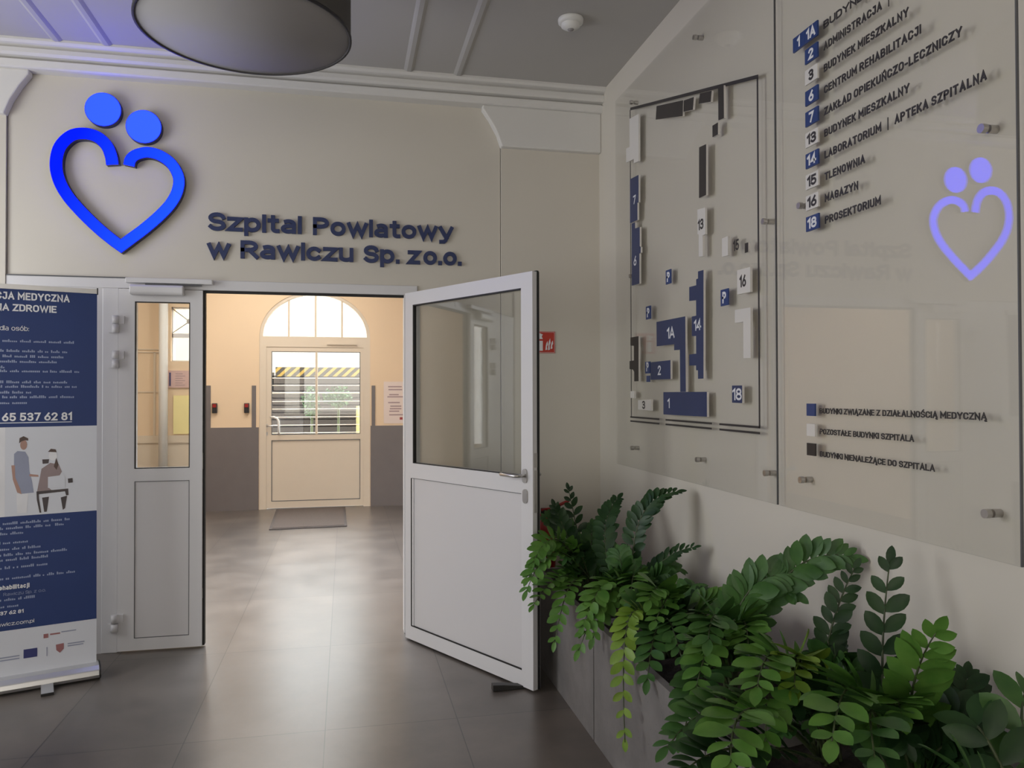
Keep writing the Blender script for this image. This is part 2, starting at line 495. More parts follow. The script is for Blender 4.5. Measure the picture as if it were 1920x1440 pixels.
def text_mesh(name, s, material, parent, origin, xd, yd, width, cap, depth=0.001, sw=0.15, local=False, gap=0.085):
    """lettering of a given cap height, stroke weight and total width; origin = start of the base line, raised along xd x yd"""
    hw = sw * 0.5
    adv_fixed, adv_free = 0.0, 0.0
    for ch in s:
        if ch == ' ':
            adv_free += 0.30
        else:
            adv_free += GL[ch][0]
            adv_fixed += 2 * hw + gap
    adv_fixed -= gap
    sx = max(0.2, (width / cap - adv_fixed) / max(adv_free, 1e-6)) if width and adv_free > 0 else 1.0
    xd, yd = Vector(xd).normalized(), Vector(yd).normalized()
    nd = xd.cross(yd)
    og = Vector(origin)
    bm = bmesh.new()
    pen = 0.0
    lay = 0
    for ch in s:
        if ch == ' ':
            pen += 0.30 * sx
            continue
        w, strokes = GL[ch]
        for st in strokes:
            closed = st[0] == 'closed'
            pts = [Vector((pen + hw + x * sx, hw + y * (1 - 2 * hw))) for x, y in (st[1:] if closed else st)]
            q = [pts[0]]
            for p in pts[1:]:
                if (p - q[-1]).length > 1e-4:
                    q.append(p)
            if closed and (q[0] - q[-1]).length < 1e-4:
                q.pop()
            pts = q
            n = len(pts)
            if not closed:
                pts[0] = pts[0] - (pts[1] - pts[0]).normalized() * hw
                pts[-1] = pts[-1] + (pts[-1] - pts[-2]).normalized() * hw
            d = depth * (1.0 + 0.012 * (lay % 4)) if depth > 0.004 else depth + 0.00012 * (lay % 4)
            lay += 1
            R = []
            for i, p in enumerate(pts):
                a = pts[i - 1] if (closed or i > 0) else None
                b = pts[(i + 1) % n] if (closed or i < n - 1) else None
                e0 = (p - a).normalized() if a is not None else (b - p).normalized()
                e1 = (b - p).normalized() if b is not None else e0
                n0, n1 = Vector((-e0.y, e0.x)), Vector((-e1.y, e1.x))
                m = n0 + n1
                m = m.normalized() if m.length > 1e-4 else n0
                k = hw / max(0.42, m.dot(n0))
                row = []
                for u, dz in ((p + m * k, 0.0), (p - m * k, 0.0), (p - m * k, d), (p + m * k, d)):
                    row.append(bm.verts.new(og + xd * (u.x * cap) + yd * (u.y * cap) + nd * dz))
                R.append(row)
            for i in range(n if closed else n - 1):
                A_, B_ = R[i], R[(i + 1) % n]
                for j in range(4):
                    bm.faces.new([A_[j], A_[(j + 1) % 4], B_[(j + 1) % 4], B_[j]])
            if not closed:
                bm.faces.new(R[0]); bm.faces.new(R[-1])
        pen += w * sx + 2 * hw + gap
    return obj(name, bm, material, parent, local=local)

# ------------------------------------------------------------------ the rooms
CZ = 3.60           # ceiling
YW, YP = 5.06, 5.042  # sign wall face, pilaster face
XW = 1.705          # wall with the boards
XL = -3.30          # opposite wall
YR = -3.20          # wall behind
YC0, YC1 = 5.36, 10.85   # corridor
CXL, CXR = -3.4, 2.4

struct('floor', boxes((-3.8, 2.8, YR - 0.2, 10.95, -0.12, 0.0)), 'floor', 'brown-grey large-format floor tiles running through both rooms', 'floor')
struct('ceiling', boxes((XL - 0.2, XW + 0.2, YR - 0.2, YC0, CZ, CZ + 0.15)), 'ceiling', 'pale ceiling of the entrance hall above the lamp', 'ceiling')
struct('ceiling_corridor', boxes((CXL - 0.2, CXR + 0.2, YC0, YC1 + 0.3, CZ, CZ + 0.15)), 'plaster', 'pale ceiling over the corridor beyond the doorway', 'ceiling')
struct('wall_right', boxes((XW, XW + 0.2, YR - 0.2, YC0, 0, CZ)), 'paint', 'warm white wall carrying the two glass boards', 'wall')
# wall opposite the boards with two window openings
LW = [(2.3, 4.3), (-1.6, 0.6)]
def wall_left():
    bm = bmesh.new()
    z0, z1 = 0.9, 3.0
    box(bm, XL - 0.3, XL, YR - 0.2, YC0, 0, z0)
    box(bm, XL - 0.3, XL, YR - 0.2, YC0, z1, CZ)
    ys = [YR - 0.2, -1.6, 0.6, 2.3, 4.3, YC0]
    for a, b in ((ys[0], ys[1]), (ys[2], ys[3]), (ys[4], ys[5])):
        box(bm, XL - 0.3, XL, a, b, z0, z1)
    return bm
struct('wall_left', wall_left(), 'paint', 'warm white wall with windows opposite the glass boards', 'wall')
def wall_rear():
    bm = bmesh.new()
    y0, y1 = YR - 0.3, YR
    box(bm, XL, XW, y0, y1, 0, 0.9)
    box(bm, XL, XW, y0, y1, 3.0, CZ)
    box(bm, XL, -2.2, y0, y1, 0.9, 3.0)
    box(bm, 0.9, XW, y0, y1, 0.9, 3.0)
    return bm
struct('wall_rear', wall_rear(), 'paint', 'warm white wall behind the viewer with a wide window', 'wall')

# unseen hall openings, closed by opaque panels added to block the sky
for i, (x0_, x1_, y0_, y1_) in enumerate(((XL - 0.30, XL - 0.25, 2.3, 4.3), (XL - 0.30, XL - 0.25, -1.6, 0.6), (-2.2, 0.9, YR - 0.30, YR - 0.25))):
    wn = thing('window_%d' % (i + 2), ['window with a drawn white blind beside the sign wall', 'window with a drawn white blind at the side of the viewer', 'wide window with a drawn white blind behind the viewer'][i],
               'window', ((x0_ + x1_) / 2, (y0_ + y1_) / 2, 0.9), kind='structure')
    obj('blind', boxes((x0_, x1_, y0_, y1_, 0.9, 3.0)), 'plaster', wn)

def wall_back():
    bm = bmesh.new()
    prism(bm, [(-1.9455, 2.254), (-1.9455, CZ), (1.0135, CZ), (1.0135, 0), (0.46, 0), (0.46, 2.254)], 'y', YW, YC0)   # above and beside the doors
    box(bm, 1.018, XW, YP, YC0, 0, CZ)               # pilaster by the boards
    box(bm, XL, -1.95, YP, YC0, 0, CZ)               # pilaster behind the banner
    return bm
struct('wall_back', wall_back(), 'paint', 'warm white wall with the illuminated sign above the doorway', 'wall')

def cornice():
    bm = bmesh.new()
    prof = [(YW, 3.455), (4.975, 3.455), (4.965, 3.462), (4.955, 3.497), (4.985, 3.503), (4.985, 3.513), (4.945, 3.518),
            (4.930, 3.530), (4.930, 3.556), (4.952, 3.562), (4.945, 3.570), (4.905, 3.575), (4.890, 3.586), (4.890, CZ), (YW, CZ)]
    prism(bm, prof, 'x', XL, XW)
    return bm
struct('trim_1', cornice(), 'plaster', 'white moulded cornice along the top of the sign wall', 'cornice')
def capital(side):
    bm = bmesh.new()
    if side > 0:
        pr = [(1.012, 3.19), (0.985, 3.27), (0.935, 3.36), (0.885, 3.43), (0.885, 3.457), (XW, 3.457), (XW, 3.19)]
    else:
        pr = [(-1.945, 3.19), (-1.915, 3.27), (-1.865, 3.36), (-1.815, 3.43), (-1.815, 3.457), (XL, 3.457), (XL, 3.19)]
    prism(bm, pr, 'y', 4.995, YW)
    return bm
struct('trim_2', capital(1), 'plaster', 'white flared capital on the pilaster near the boards', 'capital', bevel=0.008)
struct('trim_3', capital(-1), 'plaster', 'white flared capital on the pilaster above the banner', 'capital', bevel=0.008)
for i, x in enumerate((-1.63, -1.365, 0.392, 0.708)):
    bm = bmesh.new()
    prism(bm, [(x - 0.032, CZ), (x - 0.022, CZ - 0.006), (x - 0.012, CZ - 0.011), (x + 0.012, CZ - 0.011), (x + 0.022, CZ - 0.006), (x + 0.032, CZ)], 'y', YR, 4.905)
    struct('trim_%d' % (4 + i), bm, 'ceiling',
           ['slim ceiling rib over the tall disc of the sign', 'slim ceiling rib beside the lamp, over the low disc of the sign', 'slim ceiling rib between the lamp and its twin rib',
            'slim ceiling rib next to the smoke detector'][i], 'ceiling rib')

# corridor shell
def wall_far():
    bm = bmesh.new()
    T = YC1 + 0.3
    pts = []
    xa, xb, zs = -1.13, 0.335, 2.33
    # door opening with half-round arch
    cx, r = (xa + xb) / 2, (xb - xa) / 2
    n = 24
    arch = [(cx + r * math.cos(math.pi * k / n), zs + r * 0.84 * math.sin(math.pi * k / n)) for k in range(n + 1)]
    # right half
    box(bm, xb, CXR, YC1, T, 0, zs)
    box(bm, -1.80, xa, YC1, T, 0, zs)
    for (u0, v0), (u1, v1) in zip(arch, arch[1:]):
        prism(bm, [(u0, v0), (u1, v1), (u1, CZ), (u0, CZ)], 'y', YC1, T)
    box(bm, xb, CXR, YC1, T, zs, CZ)
    box(bm, -1.80, xa, YC1, T, zs, CZ)
    # bay with the window
    box(bm, -2.86, -2.24, YC1, T, 0, CZ)
    box(bm, -2.24, -1.80, YC1, T, 0, 1.985)
    box(bm, -2.24, -1.80, YC1, T, 2.70, CZ)
    box(bm, CXL, -2.86, YC1, T, 0, CZ)
    return bm
struct('wall_far', wall_far(), 'cream', 'cream corridor wall around the arched door', 'wall')
struct('wall_corridor_left', boxes((CXL - 0.2, CXL, YC0, YC1 + 0.3, 0, CZ)), 'cream', 'cream side wall of the corridor behind the narrow leaf', 'wall')
struct('wall_corridor_right', boxes((CXR, CXR + 0.2, YC0, YC1 + 0.3, 0, CZ)), 'cream', 'cream side wall of the corridor behind the open leaf', 'wall')

def wains(x0, x1, z1):
    return (x0, x1, YC1 - 0.012, YC1 - 0.001, 0.0, z1)
struct('trim_8', B(prism, [(-1.80, 0), (-1.80, 1.665), (-1.745, 1.665), (-1.745, 1.105), (-1.225, 1.105), (-1.225, 1.665), (-1.172, 1.665), (-1.172, 1.105), (-1.135, 1.105), (-1.135, 0)], 'y', YC1 - 0.012, YC1 - 0.001), 'wainscot',
       'dark grey painted dado with raised ends on the lever side of the arched door', 'dado')
struct('trim_9', B(prism, [(0.34, 0), (0.34, 1.110), (0.355, 1.110), (0.355, 1.665), (0.402, 1.665), (0.402, 1.110), (CXR, 1.110), (CXR, 0)], 'y', YC1 - 0.012, YC1 - 0.001), 'wainscot',
       'dark grey painted dado below the paper notice', 'dado')
# panelled bay seen through the narrow leaf
bm = boxes((-2.90, -1.80, YC1 - 0.03, YC1 - 0.001, 0.915, 1.013), (-2.90, -1.80, YC1 - 0.012, YC1 - 0.001, 0, 0.915))
for z in (2.137, 2.10):
    box(bm, -2.90, -2.25, YC1 - 0.014, YC1 - 0.001, z - 0.006, z + 0.006)
box(bm, -2.45, -2.425, YC1 - 0.014, YC1 - 0.001, 1.013, 2.10)
box(bm, -2.90, -2.27, YC1 - 0.012, YC1 - 0.001, 1.575, 1.587)
struct('trim_10', bm, 'cream_door', 'cream panelling strips on the corridor wall behind the narrow leaf', 'wall panelling')
bm = bmesh.new(); tube(bm, [(-2.30, 10.70, 0.0), (-2.30, 10.70, CZ)], 0.055, 14)
struct('trim_11', bm, 'plaster', 'white pipe column standing in the corridor behind the narrow leaf', 'pipe')

# ------------------------------------------------------------------ far window with wires
w1 = thing('window_1', 'small corridor window with crossed wires, seen through the narrow leaf', 'window', (-2.02, YC1 + 0.1, 1.985), kind='structure')
bm = bmesh.new()
x0, x1, z0, z1, ya, yb = -2.24, -1.80, 1.985, 2.70, YC1 + 0.06, YC1 + 0.12
box(bm, x0, x0 + 0.012, ya, yb, z0, z1); box(bm, x1 - 0.03, x1, ya, yb, z0, z1)
box(bm, x0, x1, ya, yb, z0, z0 + 0.015); box(bm, x0, x1, ya, yb, z1 - 0.015, z1)
box(bm, x0, x1, ya, yb, 2.30, 2.355)
obj('window_frame', bm, 'upvc', w1)
bm = boxes((x0 + 0.012, x1 - 0.03, YC1 + 0.085, YC1 + 0.091, z0 + 0.015, z1 - 0.015))
obj('pane', bm, 'glass', w1)
bm = bmesh.new()
tube(bm, [(-2.225, YC1 + 0.04, 2.675), (-2.02, YC1 + 0.04, 2.515), (-1.84, YC1 + 0.04, 2.375)], 0.006, 6)
tube(bm, [(-2.225, YC1 + 0.05, 2.365), (-2.02, YC1 + 0.05, 2.515), (-1.84, YC1 + 0.05, 2.665)], 0.006, 6)
tube(bm, [(-2.02, YC1 + 0.035, 2.515), (-2.02, YC1 + 0.055, 2.515)], 0.035, 12)
obj('wire_brace', bm, 'steel', w1)

t = thing('notice_board', 'pinkish printed board under the small corridor window', 'notice board', (-2.14, YC1 - 0.02, 1.63))
obj('board', boxes((-2.29, -1.86, YC1 - 0.022, YC1 - 0.002, 1.637, 1.861)), 'pinkboard', t)
obj('marker_strip', boxes((-2.255, -2.235, YC1 - 0.026, YC1 - 0.022, 1.66, 1.835)), 'euflag', t)
obj('printed_lines', boxes(*[(-2.18, -2.06 - 0.03 * (k % 2), YC1 - 0.0235, YC1 - 0.022, 1.665 + 0.03 * k, 1.675 + 0.03 * k) for k in range(6)]), 'papertext', t)
tag(obj('yellow_sheet', boxes((-2.205, -1.86, YC1 - 0.020, YC1 - 0.004, 1.03, 1.535)), 'yellowboard'),
    'pale yellow sheet on the corridor wall under the pinkish board', 'sheet')

# ------------------------------------------------------------------ far arched door
d3 = thing('door_3', 'cream arched outer door with barred glass at the corridor end', 'door', (-0.395, YC1, 0.0), kind='structure')
yd0, yd1 = YC1 + 0.02, YC1 + 0.09
cx, r = -0.3975, 0.7325
def arch_pts(rad, n=28, zs=2.33, k=0.84):
    return [(cx + rad * math.cos(math.pi * i / n), zs + rad * k * math.sin(math.pi * i / n)) for i in range(n + 1)]
bm = bmesh.new()
box(bm, -1.13, -1.04, yd0 - 0.01, yd1, 0.0, 2.33)
box(bm, 0.245, 0.335, yd0 - 0.01, yd1, 0.0, 2.33)
box(bm, -1.04, 0.245, yd0 - 0.01, yd1, 2.19, 2.33)
A, Bp = arch_pts(r), arch_pts(r - 0.045)
for i in range(len(A) - 1):
    prism(bm, [A[i], A[i + 1], Bp[i + 1], Bp[i]], 'y', yd0 - 0.01, yd1)
obj('door_frame', bm, 'cream_door', d3)
fan = obj('fanlight_frame', boxes(*[(x - 0.012, x + 0.012, yd0, yd1, 2.33, z) for x, z in ((-0.750, 2.84), (-0.3975, 2.92), (-0.045, 2.84))]), 'cream_door', d3)
bm = bmesh.new()
prism(bm, arch_pts(r - 0.04), 'y', yd0 + 0.03, yd0 + 0.036)
obj('fanlight_pane', bm, 'glass', d3)
bm = bmesh.new()
xl, xr = -1.04, 0.245
box(bm, xl, -0.972, yd0, yd1, 0.012, 2.19); box(bm, 0.198, xr, yd0, yd1, 0.012, 2.19)
box(bm, -0.972, 0.198, yd0, yd1, 2.125, 2.19); box(bm, -0.972, 0.198, yd0, yd1, 0.012, 0.105)
box(bm, -0.972, 0.198, yd0, yd1, 0.925, 1.003)
obj('leaf_frame', bm, 'cream_door', d3)
obj('lower_panel', boxes((-0.972, 0.198, yd0 + 0.012, yd1 - 0.012, 0.105, 0.925)), 'cream_door', d3)
def ring(x0, x1, z0, z1, w, y0, y1):
    return boxes((x0, x1, y0, y1, z0, z0 + w), (x0, x1, y0, y1, z1 - w, z1), (x0, x0 + w, y0, y1, z0 + w, z1 - w), (x1 - w, x1, y0, y1, z0 + w, z1 - w))
obj('panel_seal', ring(-0.975, 0.201, 0.102, 0.928, 0.008, yd0 - 0.002, yd0 + 0.01), 'groove', d3)
obj('glass_seal', ring(-0.975, 0.201, 1.000, 2.128, 0.008, yd0 - 0.002, yd0 + 0.02), 'groove', d3)
obj('glazing_bar', boxes((-0.400, -0.372, yd0 - 0.004, yd1, 1.003, 2.125)), 'cream_door', d3)
obj('pane', boxes((-0.972, 0.198, yd0 + 0.03, yd0 + 0.036, 1.003, 2.125)), 'glass', d3)
for k, z in enumerate((1.018, 1.125, 1.235, 1.345, 1.450, 1.565, 1.668, 1.768)):
    bm = bmesh.new()
    tube(bm, [(-0.975, yd1 + 0.015, z), (0.20, yd1 + 0.015, z)], 0.009 if k == 5 else 0.0055, 8)
    obj('security_bar', bm, 'bar', d3)
bm = bmesh.new()
tube(bm, [(-0.985, yd0 - 0.02, 1.240), (-0.94, yd0 - 0.05, 1.242), (-0.90, yd0 - 0.06, 1.225), (-0.878, yd0 - 0.06, 1.19), (-0.875, yd0 - 0.06, 1.12), (-0.875, yd0 - 0.05, 1.03), (-0.875, yd0 + 0.0, 1.015)], 0.014, 10)
tube(bm, [(-0.985, yd0 - 0.02, 1.125), (-0.876, yd0 - 0.06, 1.125)], 0.008, 8)
obj('pull_handle', bm, 'whiteplastic', d3)
bm = boxes((-1.045, -1.022, yd0 - 0.008, yd0, 1.10, 1.145), (-1.045, -1.022, yd0 - 0.008, yd0, 0.995, 1.04))
tube(bm, [(-1.034, yd0, 1.122), (-1.034, yd0 - 0.05, 1.122), (-0.95, yd0 - 0.05, 1.120)], 0.009, 8)
obj('lever_handle', bm, 'steel', d3)
bm = boxes((-0.25, 0.15, yd0 - 0.035, yd0 - 0.012, 2.225, 2.245))
obj('closer_rail', bm, 'cream_door', d3)

# ------------------------------------------------------------------ outside the arched door
struct('ground_outside', boxes((-6, 6, YC1 + 0.3, 20, -0.14, -0.02)), 'paving', 'grey paving outside the arched door', 'paving')
struct('wall_outside', boxes((-5, 5, 16.5, 16.8, -0.02, 3.72)), 'extwall', 'sunlit cream garden wall outside the arched door', 'wall')
t = thing('slatted_barrier', 'dark grey slatted barrier with yellow and black striped top, outside the arched door', 'barrier', (-0.3, 13.0, -0.02))
bm = bmesh.new()
z = 0.0
k = 0
while z < 1.78:
    x0 = -1.18 + (0.05 if z > 1.6 else 0.0)
    prism(bm, [(12.98, z), (13.03, z + 0.02), (13.03, z + 0.108), (12.98, z + 0.092)], 'x', x0, 0.55)
    z += 0.115
    k += 1
box(bm, -1.18, 0.55, 13.03, 13.06, -0.02, 1.85)
obj('slats', bm, 'slat', t)
obj('striped_rail', boxes((-1.10, 0.55, 12.955, 13.05, 1.835, 1.985)), ['hazard'], t)
obj('end_post', boxes((-1.20, -1.13, 13.03, 13.11, -0.02, 1.90)), 'darkmetal', t)
bm = bmesh.new(); tube(bm, [(0.20, 12.4, -0.02), (0.20, 12.4, 1.36)], 0.035, 12)
tag(obj('bollard', bm, 'yellowpost'), 'pale yellow post outside the arched door', 'bollard')

def shrub(name, label, c, rad, n, zbase):
    t = thing(name, label, 'shrub', (c[0], c[1], zbase))
    bm = bmesh.new()
    rnd = random.Random(hash(label) % 1000 if False else int(c[0] * 1000) + 5)
    for _ in range(n):
        while True:
            p = Vector((rnd.uniform(-1, 1), rnd.uniform(-1, 1), rnd.uniform(-1, 1)))
            if p.length < 1: break
        q = Vector((c[0] + p.x * rad[0], c[1] + p.y * rad[1], c[2] + p.z * rad[2]))
        d = Vector((rnd.uniform(-1, 1), rnd.uniform(-1, 1), rnd.uniform(-.6, 1))).normalized()
        s = d.cross(Vector((rnd.uniform(-1, 1), rnd.uniform(-1, 1), rnd.uniform(-1, 1)))).normalized()
        l = rnd.uniform(0.04, 0.07)
        vs = [bm.verts.new(q), bm.verts.new(q + d * l * .5 + s * l * .32), bm.verts.new(q + d * l), bm.verts.new(q + d * l * .5 - s * l * .32)]
        bm.faces.new(vs)
    obj('foliage', bm, LEAF[4], t, recalc=False)
    bm = bmesh.new()
    tube(bm, [(c[0], c[1], zbase), (c[0] + .02, c[1], c[2])], 0.02, 8)
    obj('trunk', bm, 'stem', t)
    return t
shrub('shrub', 'small pale green shrub in front of the slats, beside the glazing bar', (-0.52, 12.3, 1.42), (0.13, 0.12, 0.26), 420, -0.02)
shrub('shrub', 'wider pale green shrub in front of the slats, near the yellow post', (-0.12, 12.35, 1.50), (0.22, 0.12, 0.16), 420, -0.02)

# ------------------------------------------------------------------ things in the corridor
t = thing('doormat', 'brown-grey doormat on the floor before the arched door', 'doormat', (-0.44, 10.0, 0.0))
bm = bmesh.new()
prism(bm, [(-0.85, 9.20), (0.02, 9.24), (0.0, 10.80), (-0.90, 10.76)], 'z', 0.001, 0.012)
obj('border', bm, 'rubbermat', t)
bm = bmesh.new()
prism(bm, [(-0.82, 9.24), (-0.01, 9.28), (-0.03, 10.77), (-0.87, 10.73)], 'z', 0.012, 0.017)
obj('pile', bm, 'mat', t)
for x, lab in ((-1.692, 'small dark red-topped wall box at the outer end of the dado'), (-1.288, 'small dark red-topped wall box nearer the arched door')):
    t = thing('call_box', lab, 'wall box', (x, YC1 - 0.02, 1.30), group=None)
    obj('housing', boxes((x - 0.032, x + 0.032, YC1 - 0.045, YC1 - 0.001, 1.30, 1.43)), 'black', t, bevel=0.006)
    obj('red_button', boxes((x - 0.022, x + 0.022, YC1 - 0.052, YC1 - 0.045, 1.375, 1.42)), 'redpaint', t)
t = thing('paper_notice', 'pinkish paper notice with faint print above the dado beside the arched door', 'notice', (0.70, YC1 - 0.004, 1.14))
obj('sheet', boxes((0.52, 0.86, YC1 - 0.006, YC1 - 0.001, 1.14, 1.72)), 'paper', t)
rnd = random.Random(3)
obj('print_lines', boxes(*[(0.57 + rnd.uniform(0, .04), 0.72 + rnd.uniform(0, .09), YC1 - 0.007, YC1 - 0.006, z, z + 0.017) for z in (1.64, 1.60, 1.53, 1.50, 1.42, 1.37, 1.335, 1.30, 1.25)]), 'papertext', t)
obj('red_emblem', boxes((0.74, 0.78, YC1 - 0.007, YC1 - 0.006, 1.19, 1.225)), 'redpaint', t)

# ------------------------------------------------------------------ main doorway
fr = thing('trim_12', 'white frame and header of the main doorway', 'door frame', (-0.75, YW, 0), kind='structure')
bm = bmesh.new()
box(bm, -1.95, 0.46, 5.048, 5.14, 2.192, 2.254)
box(bm, -1.428, -1.338, 5.048, 5.14, 0.0, 2.192)
box(bm, 0.372, 0.46, 5.048, 5.14, 0.0, 2.192)
obj('frame_profile', bm, 'upvc', fr, bevel=0.004)
obj('side_infill', boxes((-1.95, -1.428, 5.052, 5.13, 0.0, 2.192)), 'upvc_panel', fr)
obj('header_seal', boxes((-0.850, 0.372, 5.055, 5.075, 2.176, 2.192)), 'gasket', fr)
obj('seam_shadow_gap', boxes((-1.95, -1.29, 5.046, 5.056, 2.252, 2.259)), 'groove', fr)

# fixed narrow leaf
d2 = thing('door_2', 'narrow white door leaf with a tall glass pane, standing closed beside the banner', 'door', (-1.335, 5.035, 0.0), kind='structure')
y0, y1 = 5.035, 5.095
bm = bmesh.new()
box(bm, -1.335, -1.241, y0, y1, 0.010, 2.188); box(bm, -0.933, -0.858, y0, y1, 0.010, 2.188)
box(bm, -1.241, -0.933, y0, y1, 2.110, 2.188); box(bm, -1.241, -0.933, y0, y1, 0.010, 0.084)
box(bm, -1.241, -0.933, y0, y1, 1.024, 1.104)
obj('leaf_frame', bm, 'upvc', d2)
obj('lower_panel', boxes((-1.241, -0.933, y0 + 0.003, y1 - 0.01, 0.084, 1.024)), 'upvc_panel', d2)
obj('panel_seal', ring(-1.2425, -0.9315, 0.0825, 1.0255, 0.0035, y0 - 0.0006, y0 + 0.006), 'groove', d2)
obj('glass_seal', ring(-1.2435, -0.9305, 1.1015, 2.1125, 0.005, y0 - 0.0006, y0 + 0.02), 'gasket', d2)
obj('pane', boxes((-1.239, -0.935, y0 + 0.025, y0 + 0.031, 1.106, 2.108)), 'glass', d2)
obj('edge_seal', boxes((-0.858, -0.846, y0 + 0.018, y1, 0.010, 2.190)), 'gasket', d2)
obj('strike_plate', boxes((-0.8575, -0.8555, y0 + 0.004, y0 + 0.016, 1.09, 1.19), (-0.8575, -0.8555, y0 + 0.004, y0 + 0.016, 0.30, 0.36)), 'steel', d2)
for zc in (1.971, 1.760, 0.183):
    bm = bmesh.new()
    tube(bm, [(-1.347, 5.020, zc - 0.052), (-1.347, 5.020, zc - 0.004)], 0.019, 16)
    tube(bm, [(-1.347, 5.020, zc + 0.004), (-1.347, 5.020, zc + 0.052)], 0.019, 16)
    box(bm, -1.388, -1.347, 5.026, 5.048, zc - 0.050, zc - 0.004)
    box(bm, -1.347, -1.300, 5.022, 5.036, zc + 0.004, zc + 0.050)
    obj('hinge', bm, 'upvc', d2)
bm = bmesh.new()
prism(bm, [(5.034, 2.150), (4.990, 2.150), (4.978, 2.162), (4.978, 2.198), (4.990, 2.208), (5.034, 2.208)], 'x', -1.263, -0.961)
cl = obj('door_closer', bm, 'upvc', d2, bevel=0.006)
bm = bmesh.new()
box(bm, -1.29, -0.797, 5.000, 5.047, 2.222, 2.252)
obj('closer_rail', bm, 'upvc', d2, bevel=0.004)
obj('closer_arm', boxes((-1.18, -0.86, 5.006, 5.020, 2.211, 2.219)), 'groove', d2)

# open wide leaf
LA = math.atan2(-0.87256, 0.4885)
d1 = thing('door_1', 'wide white door leaf with a clear glass pane, swung open into the hall', 'door', (0.371, 4.934, 0.0), LA, kind='structure')
W, T = 1.187, 0.050    # local: x from hinge to free edge, y = 0 is the face towards the hall, thickness to +y
def lb(name, m, *bs, bevel=0.0):
    return obj(name, boxes(*bs), m, d1, local=True, bevel=bevel)
lb('leaf_frame', 'upvc', (0.0, 0.092, 0, T, 0.012, 2.188), (1.098, W, 0, T, 0.012, 2.188), (0.092, 1.098, 0, T, 2.106, 2.188),
   (0.092, 1.098, 0, T, 0.012, 0.100), (0.092, 1.098, 0, T, 1.022, 1.118))
lb('lower_panel', 'upvc_panel', (0.092, 1.098, 0.006, T - 0.006, 0.100, 1.022))
obj('panel_seal', boxes((0.064, 0.076, -0.0008, 0.004, 0.100, 1.022), (0.066, 1.098, -0.0008, 0.004, 0.096, 0.104)), 'gasket', d1, local=True)
obj('panel_groove', boxes((0.074, 1.098, -0.0005, 0.003, 1.0205, 1.0235)), 'groove', d1, local=True)
obj('glass_seal', boxes((0.086, 0.096, -0.0008, 0.02, 1.116, 2.106), (0.086, 1.098, -0.0008, 0.02, 2.100, 2.108), (0.090, 1.098, -0.0008, 0.02, 1.116, 1.120)), 'gasket', d1, local=True)
lb('pane', 'glass', (0.096, 1.098, 0.022, 0.028, 1.120, 2.100))
lb('edge_seal', 'gasket', (W, W + 0.004, T * 0.62, T * 0.90, 0.012, 2.188), (0.0, W, T * 0.62, T * 0.90, 2.188, 2.194))
lb('lock_plate', 'steel', (W - 0.001, W + 0.003, 0.010, 0.030, 1.165, 1.24), (W - 0.001, W + 0.003, 0.010, 0.030, 0.93, 1.150))
def rounded(bm, xc, zc, w, h, ya, yb, n=6):
    pts = []
    rr = w / 2
    for s, zz in ((1, zc + h / 2 - rr), (-1, zc - h / 2 + rr)):
        for k in range(n + 1):
            a = math.pi * k / n
            pts.append((xc + rr * math.cos(a) * s, zz + rr * math.sin(a) * s))
    prism(bm, pts, 'y', ya, yb)
bm = bmesh.new()
rounded(bm, 1.129, 1.118, 0.034, 0.075, -0.008, 0.0)
tube(bm, [(1.129, -0.004, 1.120), (1.129, -0.050, 1.120), (1.115, -0.060, 1.120), (1.060, -0.060, 1.120), (1.000, -0.058, 1.120), (0.985, -0.045, 1.121)], 0.0095, 10)
obj('lever_handle', bm, 'steel', d1, local=True)
bm = bmesh.new(); rounded(bm, 1.131, 1.012, 0.034, 0.075, -0.008, 0.0)
obj('keyhole_plate', bm, 'steel', d1, local=True)
bm = bmesh.new()
rounded(bm, 1.129, 1.118, 0.034, 0.075, T, T + 0.008)
tube(bm, [(1.129, T, 1.120), (1.129, T + 0.055, 1.120), (1.115, T + 0.062, 1.120), (1.000, T + 0.060, 1.120)], 0.0095, 10)
obj('lever_handle', bm, 'steel', d1, local=True)

# wedge under the open leaf
t = thing('door_wedge', 'dark brown wedge pushed under the free edge of the open leaf', 'door wedge', (0.85, 3.985, 0.0), math.radians(2))
bm = bmesh.new()
prism(bm, [(-0.10, 0.001), (0.11, 0.001), (0.11, 0.010), (-0.04, 0.030), (-0.10, 0.034)], 'y', -0.022, 0.022)
obj('wedge_body', bm, 'darkmetal', t, local=True, bevel=0.003)

# ------------------------------------------------------------------ illuminated heart sign
def smooth_line(P, n=6):
    out = []
    for i in range(len(P) - 1):
        p0, p1, p2, p3 = P[max(i - 1, 0)], P[i], P[i + 1], P[min(i + 2, len(P) - 1)]
        for k in range(n):
            t = k / n
            out.append(tuple(0.5 * ((2 * p1[j]) + (-p0[j] + p2[j]) * t + (2 * p0[j] - 5 * p1[j] + 4 * p2[j] - p3[j]) * t * t + (-p0[j] + 3 * p1[j] - 3 * p2[j] + p3[j]) * t ** 3) for j in (0, 1)))
    out.append(P[-1])
    return out
HL = [(-1.366, 2.929), (-1.374, 2.981), (-1.398, 3.040), (-1.448, 3.088), (-1.517, 3.105), (-1.592, 3.087), (-1.653, 3.016), (-1.673, 2.917), (-1.657, 2.821), (-1.611, 2.730), (-1.538, 2.640), (-1.443, 2.543), (-1.362, 2.474), (-1.317, 2.440)]
HR = [(-1.317, 2.440), (-1.258, 2.490), (-1.181, 2.556), (-1.096, 2.640), (-1.034, 2.718), (-0.999, 2.797), (-0.995, 2.874), (-1.033, 2.950), (-1.097, 2.998), (-1.168, 3.015), (-1.231, 2.998), (-1.264, 2.968), (-1.274, 2.929)]
